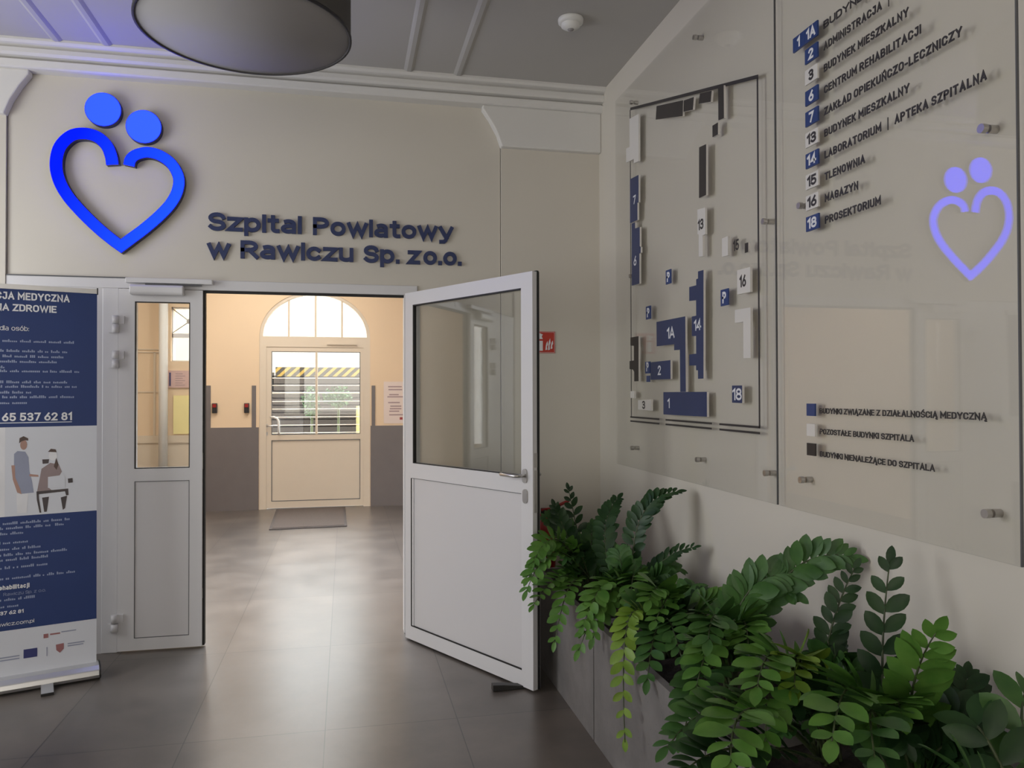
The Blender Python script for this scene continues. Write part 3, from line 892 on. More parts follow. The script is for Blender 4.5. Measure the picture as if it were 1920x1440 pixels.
line = smooth_line(HL)[:-1] + smooth_line(HR)
def ribbon(line, w0, w1):
    n = len(line)
    a, b = [], []
    for i, p in enumerate(line):
        p = Vector(p)
        d1_ = (Vector(line[min(i + 1, n - 1)]) - p); d0_ = (p - Vector(line[max(i - 1, 0)]))
        if d1_.length < 1e-6: d1_ = d0_
        if d0_.length < 1e-6: d0_ = d1_
        n0 = Vector((-d0_.y, d0_.x)).normalized(); n1 = Vector((-d1_.y, d1_.x)).normalized()
        m = (n0 + n1).normalized()
        w = (w0 + (w1 - w0) * i / (n - 1)) / max(0.35, m.dot(n0))
        a.append(p + m * w); b.append(p - m * w)
    return a, b
sg = thing('illuminated_sign', 'glowing blue heart sign with two discs above the narrow leaf', 'sign', (-1.32, YW, 2.40))
def extrude_ribbon(bm, a, b, y0, y1, mi=0):
    n = len(a)
    V = [[bm.verts.new((p.x, y, p.y)) for p in L] for L, y in ((a, y0), (b, y0), (a, y1), (b, y1))]
    for i in range(n - 1):
        for f in ([V[0][i], V[0][i + 1], V[1][i + 1], V[1][i]], [V[2][i], V[3][i], V[3][i + 1], V[2][i + 1]],
                  [V[0][i], V[2][i], V[2][i + 1], V[0][i + 1]], [V[1][i], V[1][i + 1], V[3][i + 1], V[3][i]]):
            bm.faces.new(f).material_index = mi
    for i in (0, n - 1):
        bm.faces.new([V[0][i], V[1][i], V[3][i], V[2][i]]).material_index = mi
a, b = ribbon(line, 0.0355, 0.0325)
bm = bmesh.new(); extrude_ribbon(bm, a, b, 5.014, 5.058)
obj('heart_body', bm, 'logoside', sg)
a, b = ribbon(line, 0.0315, 0.0290)
bm = bmesh.new(); extrude_ribbon(bm, a, b, 5.009, 5.0135)
tag(obj('heart_face', bm, 'logoheart', sg), 'glowing blue heart outline')
for cx_, cz_, rr in ((-1.419, 3.2565, 0.1015), (-1.193, 3.169, 0.1015)):
    cyl = lambda rad: [(cx_ + rad * math.cos(2 * math.pi * k / 48), cz_ + rad * math.sin(2 * math.pi * k / 48)) for k in range(48)]
    bm = bmesh.new(); prism(bm, cyl(rr), 'y', 5.014, 5.058)
    db = obj('disc_body', bm, 'logoside', sg)
    bm = bmesh.new(); prism(bm, cyl(rr - 0.0035), 'y', 5.009, 5.0135)
    obj('disc_face', bm, 'logodisc', db)

# raised lettering
wl = thing('wall_lettering', 'dark navy raised letters in two lines above the doorway', 'lettering', (-0.05, YW, 2.38))
X, Z = (1, 0, 0), (0, 0, 1)
for word, x0_, x1_, zb in (('Szpital', -0.830, -0.270, 2.563), ('Powiatowy', -0.202, 0.696, 2.561), ('w', -0.835, -0.699, 2.396), ('Rawiczu', -0.639, 0.050, 2.396),
                          ('Sp.', 0.114, 0.344, 2.395), ('z', 0.397, 0.477, 2.395), ('o.o.', 0.498, 0.751, 2.395)):
    text_mesh('lettering_word', word, 'navy', wl, (x0_, 5.059, zb), X, Z, x1_ - x0_, 0.113, 0.016, 0.215, gap=0.075)

# ------------------------------------------------------------------ fire sign and extinguisher
t = thing('fire_extinguisher_sign', 'small red square sign with white extinguisher and flame, on the pilaster', 'sign', (1.31, YP, 1.82))
obj('plate', boxes((1.236, 1.386, YP - 0.005, YP - 0.001, 1.823, 1.968)), 'red', t)
bm = bmesh.new()
yf, yb_ = YP - 0.0062, YP - 0.005
prism(bm, [(1.262, 1.838), (1.300, 1.838), (1.300, 1.905), (1.262, 1.905)], 'y', yf, yb_)
prism(bm, [(1.262, 1.917), (1.300, 1.917), (1.293, 1.934), (1.300, 1.948), (1.280, 1.956), (1.262, 1.944), (1.252, 1.950), (1.250, 1.935), (1.262, 1.934)], 'y', yf, yb_)
obj('extinguisher_symbol', bm, 'textwhite', t)
bm = bmesh.new()
for dx, h, z0_ in ((1.325, 0.062, 1.842), (1.343, 0.080, 1.842), (1.361, 0.058, 1.850)):
    prism(bm, [(dx - 0.007, z0_), (dx + 0.006, z0_ + 0.004), (dx + 0.004, z0_ + h * .4), (dx + 0.011, z0_ + h * .62), (dx + 0.008, z0_ + h), (dx + 0.000, z0_ + h * .75), (dx - 0.004, z0_ + h * .5)], 'y', yf, yb_)
obj('flame_symbol', bm, 'textwhite', t)
obj('white_edge', ring(1.240, 1.382, 1.827, 1.964, 0.0015, yf, yb_), 'textwhite', t)

t = thing('fire_extinguisher', 'red fire extinguisher on the pilaster, half hidden by the open leaf and plants', 'fire extinguisher', (1.27, 4.90, 0.0))
bm = bmesh.new()
lathe(bm, [(0, 0.001), (0.066, 0.001), (0.074, 0.016), (0.075, 0.66), (0.066, 0.71), (0.030, 0.745), (0.026, 0.765), (0, 0.765)], 1.27, 4.90, 28)
obj('cylinder', bm, 'redpaint', t)
bm = bmesh.new()
lathe(bm, [(0, 0.764), (0.022, 0.764), (0.022, 0.80), (0, 0.80)], 1.27, 4.90, 16)
obj('valve', bm, 'black', t)
bm = bmesh.new()
tube(bm, [(1.25, 4.89, 0.79), (1.31, 4.87, 0.80), (1.36, 4.85, 0.825), (1.42, 4.83, 0.855)], 0.010, 8)
obj('squeeze_lever', bm, 'redpaint', t)
bm = bmesh.new()
tube(bm, [(1.26, 4.88, 0.785), (1.34, 4.85, 0.775), (1.39, 4.84, 0.755), (1.405, 4.84, 0.68), (1.38, 4.85, 0.50)], 0.009, 8)
obj('hose', bm, 'black', t)
obj('wall_bracket', boxes((1.245, 1.295, 4.975, YP - 0.001, 0.55, 0.62)), 'darkmetal', t)

# ------------------------------------------------------------------ ceiling lamp and detector
LX, LY, LZ, LR = -0.403, 3.349, 3.05, 0.425
t = thing('pendant_lamp', 'large dark grey drum lamp hanging close under the ceiling', 'lamp', (LX, LY, CZ))
bm = bmesh.new()
lathe(bm, [(LR, LZ), (LR, 3.47), (LR - 0.006, 3.47), (LR - 0.006, LZ), (LR, LZ)], LX, LY, 72)
obj('lamp_shade', bm, 'shade', t)
bm = bmesh.new()
lathe(bm, [(LR - 0.004, LZ - 0.001), (LR + 0.004, LZ - 0.001), (LR + 0.004, LZ + 0.009), (LR - 0.004, LZ + 0.009), (LR - 0.004, LZ - 0.001)], LX, LY, 72)
obj('lamp_rim', bm, 'lamprim', t)
bm = bmesh.new()
lathe(bm, [(0, LZ + 0.004), (LR - 0.0065, LZ + 0.004), (LR - 0.0065, LZ + 0.008), (0, LZ + 0.008)], LX, LY, 72)
obj('diffuser', bm, 'diffuser', t)
bm = bmesh.new()
lathe(bm, [(0, 3.57), (0.06, 3.57), (0.06, CZ - 0.001), (0, CZ - 0.001)], LX, LY, 24)
for k in range(3):
    an = 2 * math.pi * k / 3
    tube(bm, [(LX, LY, 3.58), (LX + (LR - 0.01) * math.cos(an), LY + (LR - 0.01) * math.sin(an), 3.462)], 0.004, 6)
obj('ceiling_rose', bm, 'steel', t)

t = thing('smoke_detector', 'round white smoke detector on the ceiling near the boards', 'smoke detector', (1.204, 4.035, CZ))
bm = bmesh.new()
lathe(bm, [(0, CZ - 0.001), (0.068, CZ - 0.001), (0.070, CZ - 0.006), (0.068, CZ - 0.024), (0.056, CZ - 0.030), (0, CZ - 0.030)], 1.204, 4.035, 40)
obj('base', bm, 'whiteplastic', t)
bm = bmesh.new()
lathe(bm, [(0.050, CZ - 0.030), (0.052, CZ - 0.044), (0.030, CZ - 0.058), (0, CZ - 0.060)], 1.204, 4.035, 40)
obj('sensor_head', bm, 'whiteplastic', t)
bm = bmesh.new()
lathe(bm, [(0.018, CZ - 0.0575), (0.016, CZ - 0.0635), (0, CZ - 0.0640)], 1.204, 4.035, 20)
obj('grey_cap', bm, 'diffuser', t)

# ------------------------------------------------------------------ glass boards on the wall
XG = 1.670           # front face of the glass
GT = 0.008
NY = (0, -1, 0)
def standoff(parent, y, z):
    bm = bmesh.new()
    def ringx(r, x): return [(y + r * math.cos(2 * math.pi * k / 16), z + r * math.sin(2 * math.pi * k / 16)) for k in range(16)]
    prism(bm, ringx(0.0115, 0), 'x', XG + GT + 0.0005, XW - 0.001)
    prism(bm, ringx(0.0125, 0), 'x', XG - 0.016, XG - 0.0005)
    obj('standoff', bm, 'steel', parent)
def board(name, label, y0, y1, z0, z1):
    t = thing(name, label, 'sign board', (XG, (y0 + y1) / 2, z0))
    obj('glass_sheet', boxes((XG, XG + GT, y0, y1, z0, z1)), 'glassboard', t)
    return t

mb = board('map_board', 'clear glass board with raised site plan, standing off the wall beside the pilaster', 2.775, 4.62, 1.108, 3.40)
obj('edge_strip', boxes((XG + 0.001, XG + GT, 2.7705, 2.7745, 1.108, 3.40)), 'groove', mb)
for y, z in ((4.319, 3.281), (3.464, 3.282), (4.345, 2.250), (2.840, 2.247), (4.325, 1.226), (3.459, 1.229), (2.839, 1.226)):
    standoff(mb, y, z)
BL = {
 'K1': [(3.932, 3.117), (3.594, 3.023), (3.6, 2.945), (3.945, 3.047)],
 'K2': [(3.585, 3.018), (3.471, 2.993), (3.483, 2.935), (3.590, 2.963)],
 'K3': [(3.406, 2.985), (3.285, 2.952), (3.295, 2.904), (3.421, 2.941)],
 'K4': [(3.223, 2.948), (3.169, 2.932), (3.168, 2.783), (3.221, 2.791)],
 'K5': [(3.28, 2.787), (3.225, 2.784), (3.226, 2.729), (3.28, 2.733)],
 'K6': [(3.418, 2.73), (3.344, 2.722), (3.347, 2.483), (3.422, 2.486)],
 'K7': [(2.991, 2.186), (2.962, 2.185), (2.962, 2.145), (2.991, 2.145)],
 'K8': [(4.342, 1.882), (4.21, 1.881), (4.213, 1.62), (4.282, 1.62), (4.282, 1.676), (4.301, 1.69), (4.357, 1.694), (4.357, 1.743), (4.285, 1.743), (4.285, 1.829), (4.342, 1.835)],
 'W1': [(4.341, 3.190), (4.195, 3.168), (4.198, 2.895), (4.276, 2.905), (4.276, 2.930), (4.400, 2.945), (4.400, 3.030), (4.341, 3.022)],
 'W13': [(3.440, 2.435), (3.358, 2.426), (3.359, 2.3), (3.385, 2.3), (3.385, 2.201), (3.427, 2.205), (3.427, 2.313), (3.440, 2.316)],
 'W15': [(3.194, 2.247), (3.138, 2.247), (3.139, 2.161), (3.194, 2.165)],
 'W3': [(4.222, 1.510), (4.025, 1.516), (4.026, 1.453), (4.222, 1.457)],
 'W4': [(4.345, 1.562), (4.282, 1.564), (4.283, 1.521), (4.346, 1.523)],
 'W16': [(3.058, 2.082), (2.947, 2.079), (2.948, 1.974), (3.058, 1.977)],
 'W17': [(3.080, 1.912), (2.946, 1.909), (2.948, 1.697), (3.008, 1.699), (3.008, 1.854), (3.080, 1.856)],
 'B7': [(4.338, 2.827), (4.199, 2.815), (4.201, 2.656), (4.219, 2.657), (4.220, 2.558), (4.340, 2.563)],
 'B6': [(4.314, 2.556), (4.257, 2.552), (4.257, 2.516), (4.185, 2.509), (4.186, 2.398), (4.171, 2.391), (4.172, 2.359), (4.191, 2.356), (4.193, 2.183), (4.316, 2.188)],
 'B14': [(3.437, 2.136), (3.378, 2.134), (3.384, 1.619), (3.443, 1.619), (3.443, 1.660), (3.463, 1.661), (3.463, 1.684), (3.538, 1.686), (3.538, 1.741), (3.461, 1.741), (3.461, 1.827), (3.508, 1.829), (3.508, 1.925), (3.459, 1.925), (3.459, 2.000), (3.535, 2.005), (3.535, 2.074), (3.457, 2.072), (3.457, 2.101), (3.437, 2.102)],
 'B1A': [(3.947, 1.939), (3.581, 1.934), (3.579, 1.557), (3.645, 1.557), (3.647, 1.771), (3.717, 1.772), (3.717, 1.803), (3.945, 1.806)],
 'B1': [(3.858, 1.556), (3.350, 1.556), (3.350, 1.439), (3.858, 1.437)],
 'B2': [(4.034, 1.722), (3.763, 1.723), (3.763, 1.624), (4.034, 1.625)],
 'B18': [(3.109, 1.583), (3.020, 1.583), (3.020, 1.507), (3.109, 1.508)],
}
NUM = {'B7': ('7', 4.286, 2.662, 0.040, 0.050), 'B6': ('6', 4.282, 2.298, 0.044, 0.056), 'W13': ('13', 3.434, 2.331, 0.058, 0.050), 'W16': ('16', 3.036, 2.003, 0.054, 0.050),
       'B14': ('14', 3.482, 1.852, 0.076, 0.053), 'B1A': ('1A', 3.805, 1.836, 0.094, 0.058), 'B2': ('2', 3.929, 1.648, 0.040, 0.052), 'B1': ('1', 3.802, 1.472, 0.026, 0.050),
       'W3': ('3', 4.157, 1.461, 0.042, 0.046), 'B18': ('18', 3.104, 1.519, 0.080, 0.052)}
BT = 0.011
for k, pts in BL.items():
    bm = bmesh.new()
    prism(bm, pts, 'x', XG - BT, XG - 0.0004, 0, 1)
    bb = obj('building_block', bm, ['whiteacryl', {'K': 'blackface', 'W': 'whiteacryl', 'B': 'navyface'}[k[0]]], mb)
    tag(bb, {'K': 'charcoal building on the plan', 'W': 'white building on the plan', 'B': 'navy building on the plan'}[k[0]])
    if k in NUM:
        s, y, z, w, h = NUM[k]
        text_mesh('numeral', s, 'textdark' if k[0] == 'W' else 'textwhite', bb, (XG - BT - 0.0002, y, z), NY, Z, w, h, 0.0008, 0.175)
text_mesh('numeral', '15', 'textdark', mb, (XG - 0.0002, 3.110, 2.173), NY, Z, 0.050, 0.048, 0.0008, 0.17)
for y0_, y1_, z0_, z1_ in ((3.767, 3.831, 2.127, 2.201), (4.046, 4.110, 1.967, 2.040), (3.149, 3.219, 1.943, 2.017), (4.056, 4.124, 1.662, 1.728)):
    bb = obj('parking_sign', boxes((XG - 0.006, XG - 0.0004, y0_, y1_, z0_, z1_)), 'blueface', mb)
    text_mesh('letter', 'P', 'textwhite', bb, (XG - 0.0062, y1_ - 0.018, z0_ + 0.011), NY, Z, 0.034, 0.052, 0.0008, 0.21)
obj('parking_symbol', boxes((XG - 0.003, XG - 0.0004, 4.064, 4.114, 1.614, 1.649)), 'blueface', mb)
# plan border: printed strips
bm = bmesh.new()
prism(bm, [(4.352, 3.262), (2.892, 2.868), (2.892, 2.852), (4.352, 3.246)], 'x', XG - 0.002, XG - 0.0003)
box(bm, XG - 0.002, XG - 0.0003, 2.892, 2.902, 1.405, 2.856)
box(bm, XG - 0.002, XG - 0.0003, 4.352, 4.360, 1.405, 3.250)
for ya_, yb__ in ((4.373, 3.939), (3.852, 3.323), (3.246, 2.895)):
    box(bm, XG - 0.002, XG - 0.0003, yb__, ya_, 1.404, 1.413)
    box(bm, XG - 0.002, XG - 0.0003, yb__, ya_, 1.380, 1.389)
obj('plan_border', bm, 'textdark', mb)

db_ = board('directory_board', 'clear glass board with the numbered list of buildings, closest to the viewer', 1.645, 2.760, 1.108, 3.40)
obj('edge_strip', boxes((XG + 0.001, XG + GT, 1.6405, 1.6445, 1.108, 3.40)), 'groove', db_)
for y, z in ((2.589, 1.226), (1.739, 1.229), (2.587, 2.250), (1.739, 2.254), (2.588, 3.281), (1.740, 3.281)):
    standoff(db_, y, z)
ROW = 0.0775
def rowz(k): return 2.144 + ROW * (9 - k)    # bottom of the tag in row k
rows = [('1|1A', 'B', [('BUDYNEK GŁÓWNY', 0.50)]), ('2', 'B', [('ADMINISTRACJA', 0.304)]), ('3', 'W', [('BUDYNEK MIESZKALNY', 0.423)]), ('6', 'B', [('CENTRUM REHABILITACJI', 0.474)]),
        ('7', 'B', [('ZAKŁAD OPIEKUŃCZO-LECZNICZY', 0.629)]), ('13', 'W', [('BUDYNEK MIESZKALNY', 0.424)]), ('14', 'B', [('LABORATORIUM', 0.297), ('APTEKA SZPITALNA', 0.352)]), ('15', 'W', [('TLENOWNIA', 0.217)]),
        ('16', 'W', [('MAGAZYN', 0.182)]), ('18', 'B', [('PROSEKTORIUM', 0.292)])]
for k, (num, kind, texts) in enumerate(rows):
    zb = rowz(k)
    parts = [('1', 2.552, 2.628), ('1A', 2.473, 2.5515)] if num == '1|1A' else [(num, 2.474, 2.551)]
    for s, ya_, yb__ in parts:
        bb = obj('number_tag', boxes((XG - 0.007, XG - 0.0004, ya_, yb__, zb, zb + 0.054)), 'blueface' if kind == 'B' else 'whiteacryl', db_)
        w = {1: 0.030, 2: 0.056}[len(s)] if s not in ('1',) else 0.018
        yc = (ya_ + yb__) / 2
        text_mesh('numeral', s, 'textwhite' if kind == 'B' else 'textdark', bb, (XG - 0.0072, yc + w / 2, zb + 0.0075), NY, Z, w, 0.039, 0.0008, 0.215)
    y = 2.443
    for s, w in texts:
        text_mesh('text_line', s, 'textdark', db_, (XG - 0.0005, y, zb + 0.007), NY, Z, w, 0.0275, 0.002, 0.20, gap=0.17)
        y -= w + 0.062
for y_, k in ((2.113, 6), (2.105, 1)):
    obj('divider_stroke', boxes((XG - 0.0025, XG - 0.0005, y_, y_ + 0.003, rowz(k), rowz(k) + 0.040)), 'textdark', db_)
for (m_, lab, zb), (s, w, zt) in zip((('blueface', 'blue colour swatch', 1.466), ('whiteacryl', 'white colour swatch', 1.392), ('blackface', 'charcoal colour swatch', 1.321)),
                                    (('BUDYNKI ZWIĄZANE Z DZIAŁALNOŚCIĄ MEDYCZNĄ', 0.740, 1.476), ('POZOSTAŁE BUDYNKI SZPITALA', 0.470, 1.402), ('BUDYNKI NIENALEŻĄCE DO SZPITALA', 0.553, 1.321))):
    tag(obj('colour_swatch', boxes((XG - 0.007, XG - 0.0004, 2.505, 2.556, zb, zb + 0.045)), m_, db_), lab)
    text_mesh('text_line', s, 'textdark', db_, (XG - 0.0005, 2.483, zt), NY, Z, w, 0.0195, 0.002, 0.185, gap=0.17)

# ------------------------------------------------------------------ roll-up banner
bn = thing('roll_up_banner', 'tall blue and white roll-up banner on an aluminium base before the sign wall', 'banner', (-1.318, 4.633, 0.0), math.atan2(0.3327, 0.9430))
# local: x runs from -1.0 to 0, y away from the hall, z up; the sheet leans back a little
LEAN = 0.040
def by(z): return 0.030 + LEAN * z
BW0, BW1 = -0.985, -0.012
def bquad(bm, x0, x1, z0, z1, off, mi=0):
    v = [bm.verts.new(p) for p in ((x0, by(z0) - off, z0), (x1, by(z0) - off, z0), (x1, by(z1) - off, z1), (x0, by(z1) - off, z1))]
    f = bm.faces.new(v); f.material_index = mi
    return f
def bpoly(bm, pts, off, mi=0):
    f = bm.faces.new([bm.verts.new((x, by(z) - off, z)) for x, z in pts]); f.material_index = mi
bm = bmesh.new()
prism(bm, [(by(0.07), 0.07), (by(2.12), 2.12), (by(2.12) + 0.0012, 2.12), (by(0.07) + 0.0012, 0.07)], 'x', BW0, BW1)
sheet = obj('banner_sheet', bm, 'bannerwhite', bn, local=True)
bm = bmesh.new(); bquad(bm, BW0, BW1, 1.377, 2.118, 0.0006); obj('blue_field', bm, 'bannerblue', sheet, local=True)
bm = bmesh.new(); bquad(bm, BW0, BW1, 0.313, 0.906, 0.0006); obj('blue_field', bm, 'bannerblue', sheet, local=True)
# printed photograph: two people at a desk
bm = bmesh.new()
PM = ['printpale', 'scrubs', 'skin', 'hair', 'jumper', 'printdark', 'bannerwhite', 'euflag']
bquad(bm, BW0, BW1, 0.906, 1.377, 0.0006, 6)
bquad(bm, BW0, -0.440, 0.906, 1.377, 0.0008, 7 if False else 0)
def ell(cx_, cz_, rx, rz_, n=14): return [(cx_ + rx * math.cos(2 * math.pi * k / n), cz_ + rz_ * math.sin(2 * math.pi * k / n)) for k in range(n)]
bpoly(bm, [(-0.400, 1.235), (-0.385, 1.250), (-0.350, 1.245), (-0.335, 1.215), (-0.330, 1.140), (-0.318, 1.085), (-0.310, 1.025), (-0.365, 1.022), (-0.392, 1.080), (-0.400, 1.160)], 0.0010, 1)
bpoly(bm, ell(-0.357, 1.282, 0.016, 0.027), 0.0012, 2)
bpoly(bm, [(-0.378, 1.290), (-0.376, 1.318), (-0.358, 1.328), (-0.337, 1.316), (-0.336, 1.304), (-0.352, 1.306), (-0.368, 1.300)], 0.0014, 3)
bpoly(bm, [(-0.412, 1.175), (-0.396, 1.175), (-0.394, 1.110), (-0.372, 1.050), (-0.365, 1.020), (-0.385, 1.030), (-0.405, 1.100)], 0.0012, 2)
bpoly(bm, [(-0.330, 1.125), (-0.290, 1.118), (-0.288, 1.108), (-0.330, 1.112)], 0.0012, 2)
bpoly(bm, [(-0.388, 1.022), (-0.335, 1.022), (-0.342, 0.920), (-0.385, 0.920)], 0.0010, 0)
bpoly(bm, [(-0.275, 1.150), (-0.235, 1.180), (-0.195, 1.170), (-0.180, 1.130), (-0.190, 1.110), (-0.240, 1.105), (-0.240, 1.045), (-0.225, 1.030), (-0.295, 1.030), (-0.285, 1.090)], 0.0010, 4)
bpoly(bm, ell(-0.222, 1.218, 0.020, 0.026), 0.0012, 0)
bpoly(bm, [(-0.246, 1.240), (-0.232, 1.256), (-0.210, 1.252), (-0.205, 1.236), (-0.225, 1.238)], 0.0014, 3)
bpoly(bm, [(-0.207, 1.205), (-0.196, 1.170), (-0.205, 1.140), (-0.218, 1.160)], 0.0014, 3)
bpoly(bm, [(-0.272, 1.200), (-0.240, 1.200), (-0.243, 1.178), (-0.270, 1.176)], 0.0012, 5)
bpoly(bm, [(-0.245, 1.105), (-0.165, 1.105), (-0.165, 1.045), (-0.245, 1.045)], 0.0016, 6)
bpoly(bm, [(-0.152, 1.090), (-0.130, 1.092), (-0.128, 1.068), (-0.150, 1.066)], 0.0016, 5)
bpoly(bm, [(-0.292, 1.030), (-0.150, 1.036), (-0.148, 1.000), (-0.160, 1.000), (-0.165, 1.022), (-0.292, 1.014)], 0.0014, 5)
bpoly(bm, [(-0.298, 1.030), (-0.288, 1.030), (-0.286, 0.990), (-0.275, 0.915), (-0.283, 0.915), (-0.296, 0.985)], 0.0014, 5)
bpoly(bm, [(-0.272, 0.995), (-0.240, 0.998), (-0.250, 0.918), (-0.262, 0.918)], 0.0014, 5)
bpoly(bm, [(-0.185, 0.990), (-0.155, 0.998), (-0.165, 0.930), (-0.175, 0.922)], 0.0014, 5)
obj('printed_photo', bm, PM, sheet, local=True, recalc=False)
def bt(s, x1, zb, w, cap, sw=0.17, m_='textwhite'):
    up = Vector((0, LEAN, 1)).normalized()
    text_mesh('text_line', s, m_, sheet, (x1 - w, by(zb) - 0.0016, zb), (1, 0, 0), up, w, cap, 0.0006, sw, local=True)
bt('REHABILITACJA MEDYCZNA', -0.146, 2.060, 0.600, 0.040, 0.19)
bt('STAWIA NA ZDROWIE', -0.208, 1.998, 0.475, 0.038, 0.19)
bt('dla osób:', -0.336, 1.893, 0.132, 0.026, 0.11)
bt('65 537 62 81', -0.133, 1.409, 0.322, 0.044, 0.19)
bt('rehabilitacji', -0.327, 0.526, 0.146, 0.023, 0.20)
bt('Rawiczu Sp. z o.o.', -0.253, 0.494, 0.190, 0.016, 0.10, 'bannerfine')
bt('537 62 81', -0.353, 0.396, 0.120, 0.019, 0.20)
bt('rawicz.com.pl', -0.305, 0.338, 0.175, 0.019, 0.13)
obj('underline', B(lambda bm: bquad(bm, -0.60, -0.133, 1.398, 1.402, 0.0012)), 'textwhite', sheet, local=True)
FINE = [(1.836, -0.125), (1.783, -0.157), (1.754, -0.175), (1.726, -0.207), (1.695, -0.446), (1.675, -0.099), (1.616, -0.157), (1.592, -0.111), (1.561, -0.325), (1.536, -0.124), (1.505, -0.344), (0.869, -0.143), (0.844, -0.171), (0.816, -0.357), (0.768, -0.336), (0.735, -0.278), (0.705, -0.155), (0.679, -0.244), (0.638, -0.246), (0.582, -0.117), (0.472, -0.303), (0.437, -0.377)]
rnd = random.Random(11)
bm = bmesh.new()
for zc, xe in FINE:
    h = 0.0095
    x = xe
    while x > -0.93:
        w = rnd.uniform(0.025, 0.095)
        n = max(2, int(w / 0.0085))
        for q in range(n):
            if rnd.random() < 0.97:
                hh = h * rnd.choice((0.8, 1.0, 1.0, 1.5))
                bquad(bm, x - 0.0085 * (q + 1) + 0.0024, x - 0.0085 * q, zc - h / 2, zc - h / 2 + hh, 0.0010)
        x -= 0.0085 * n + 0.011
obj('small_print', bm, 'bannerfine', sheet, local=True, recalc=False)
bm = bmesh.new()
bquad(bm, -0.352, -0.290, 0.156, 0.202, 0.0010, 0)
bpoly(bm, [(-0.205, 0.203), (-0.168, 0.206), (-0.168, 0.176), (-0.186, 0.157), (-0.203, 0.174)], 0.0010, 1)
bquad(bm, -0.262, -0.240, 0.246, 0.268, 0.0010, 1)
for x0_, x1_, z_ in ((-0.180, -0.110, 0.264), (-0.150, -0.070, 0.196), (-0.150, -0.075, 0.184), (-0.46, -0.37, 0.172), (-0.46, -0.37, 0.158)):
    bquad(bm, x0_, x1_, z_, z_ + 0.006, 0.0010, 2)
bquad(bm, -0.248, -0.244, 0.150, 0.198, 0.0010, 2)
for x0_, x1_, z_ in ((-0.232, -0.185, 0.258),):
    bquad(bm, x0_, x1_, z_, z_ + 0.008, 0.0010, 1)
obj('sponsor_marks', bm, ['euflag', 'shield', 'scrubs'], sheet, local=True, recalc=False)
bm = bmesh.new()
prism(bm, [(by(2.12) - 0.008, 2.116), (by(2.12) + 0.010, 2.116), (by(2.12) + 0.010, 2.142), (by(2.12) - 0.008, 2.142)], 'x', BW0 - 0.002, BW1 - 0.001)
obj('top_rail', bm, 'alu', bn, local=True)
obj('end_cap', boxes((BW1 - 0.001, BW1 + 0.005, by(2.12) - 0.010, by(2.12) + 0.012, 2.112, 2.148)), 'black', bn, local=True)
bm = bmesh.new()
tube(bm, [(-0.50, 0.075, 0.06), (-0.50, by(2.10) + 0.020, 2.12)], 0.010, 10)
obj('support_pole', bm, 'alu', bn, local=True)
bm = bmesh.new()
prof = [(-0.045, 0.012), (-0.052, 0.030), (-0.046, 0.055), (-0.020, 0.074), (0.035, 0.078), (0.085, 0.070), (0.105, 0.045), (0.105, 0.012)]
prism(bm, prof, 'x', -1.0, 0.0)
obj('base_casing', bm, 'alu', bn, local=True, bevel=0.004)
bm = bmesh.new()
prism(bm, [(p[0] * 1.03, p[1] * 1.02) for p in prof], 'x', 0.0005, 0.006)
obj('end_cap', bm, 'black', bn, local=True)
for fx in (-0.76, -0.245):
    bm = bmesh.new()
    prism(bm, [(-0.045, 0.020), (-0.150, 0.001), (-0.150, 0.012), (-0.045, 0.030)], 'x', fx - 0.028, fx + 0.028)
    box(bm, fx - 0.028, fx + 0.028, -0.045, 0.10, 0.0, 0.012)
    ft = obj('foot', bm, 'alu', bn, local=True)
    obj('rubber_tip', boxes((fx - 0.029, fx + 0.029, -0.158, -0.1505, 0.0005, 0.0135)), 'black', ft, local=True)

# ------------------------------------------------------------------ planters
PX0, PX1, PH = 1.085, 1.620, 0.528
for (y0_, y1_), lab in zip(((3.315, 4.400), (2.220, 3.305), (1.125, 2.210)),
                           ('grey concrete planter box farthest along the wall, behind the open leaf', 'grey concrete planter box in the middle of the row under the map board',
                            'grey concrete planter box under the directory board, closest to the viewer')):
    t = thing('concrete_planter', lab, 'planter', ((PX0 + PX1) / 2, (y0_ + y1_) / 2, 0.0), group='concrete planters along the wall')
    bm = bmesh.new()
    box(bm, PX0, PX0 + 0.03, y0_, y1_, 0, PH); box(bm, PX1 - 0.03, PX1, y0_, y1_, 0, PH)
    box(bm, PX0 + 0.03, PX1 - 0.03, y0_, y0_ + 0.03, 0, PH); box(bm, PX0 + 0.03, PX1 - 0.03, y1_ - 0.03, y1_, 0, PH)
    box(bm, PX0 + 0.03, PX1 - 0.03, y0_ + 0.03, y1_ - 0.03, 0, 0.05)
    obj('box_shell', bm, 'concrete', t)
    bm = bmesh.new()
    nx, ny = 10, 20
    g = [[bm.verts.new((PX0 + 0.031 + (PX1 - PX0 - 0.062) * i / nx, y0_ + 0.031 + (y1_ - y0_ - 0.062) * j / ny, 0.455 + random.uniform(-0.008, 0.008))) for j in range(ny + 1)] for i in range(nx + 1)]
    for i in range(nx):
        for j in range(ny):
            bm.faces.new([g[i][j], g[i + 1][j], g[i + 1][j + 1], g[i][j + 1]])
    o = obj('soil', bm, 'soil', t)
    o['kind'] = 'stuff'

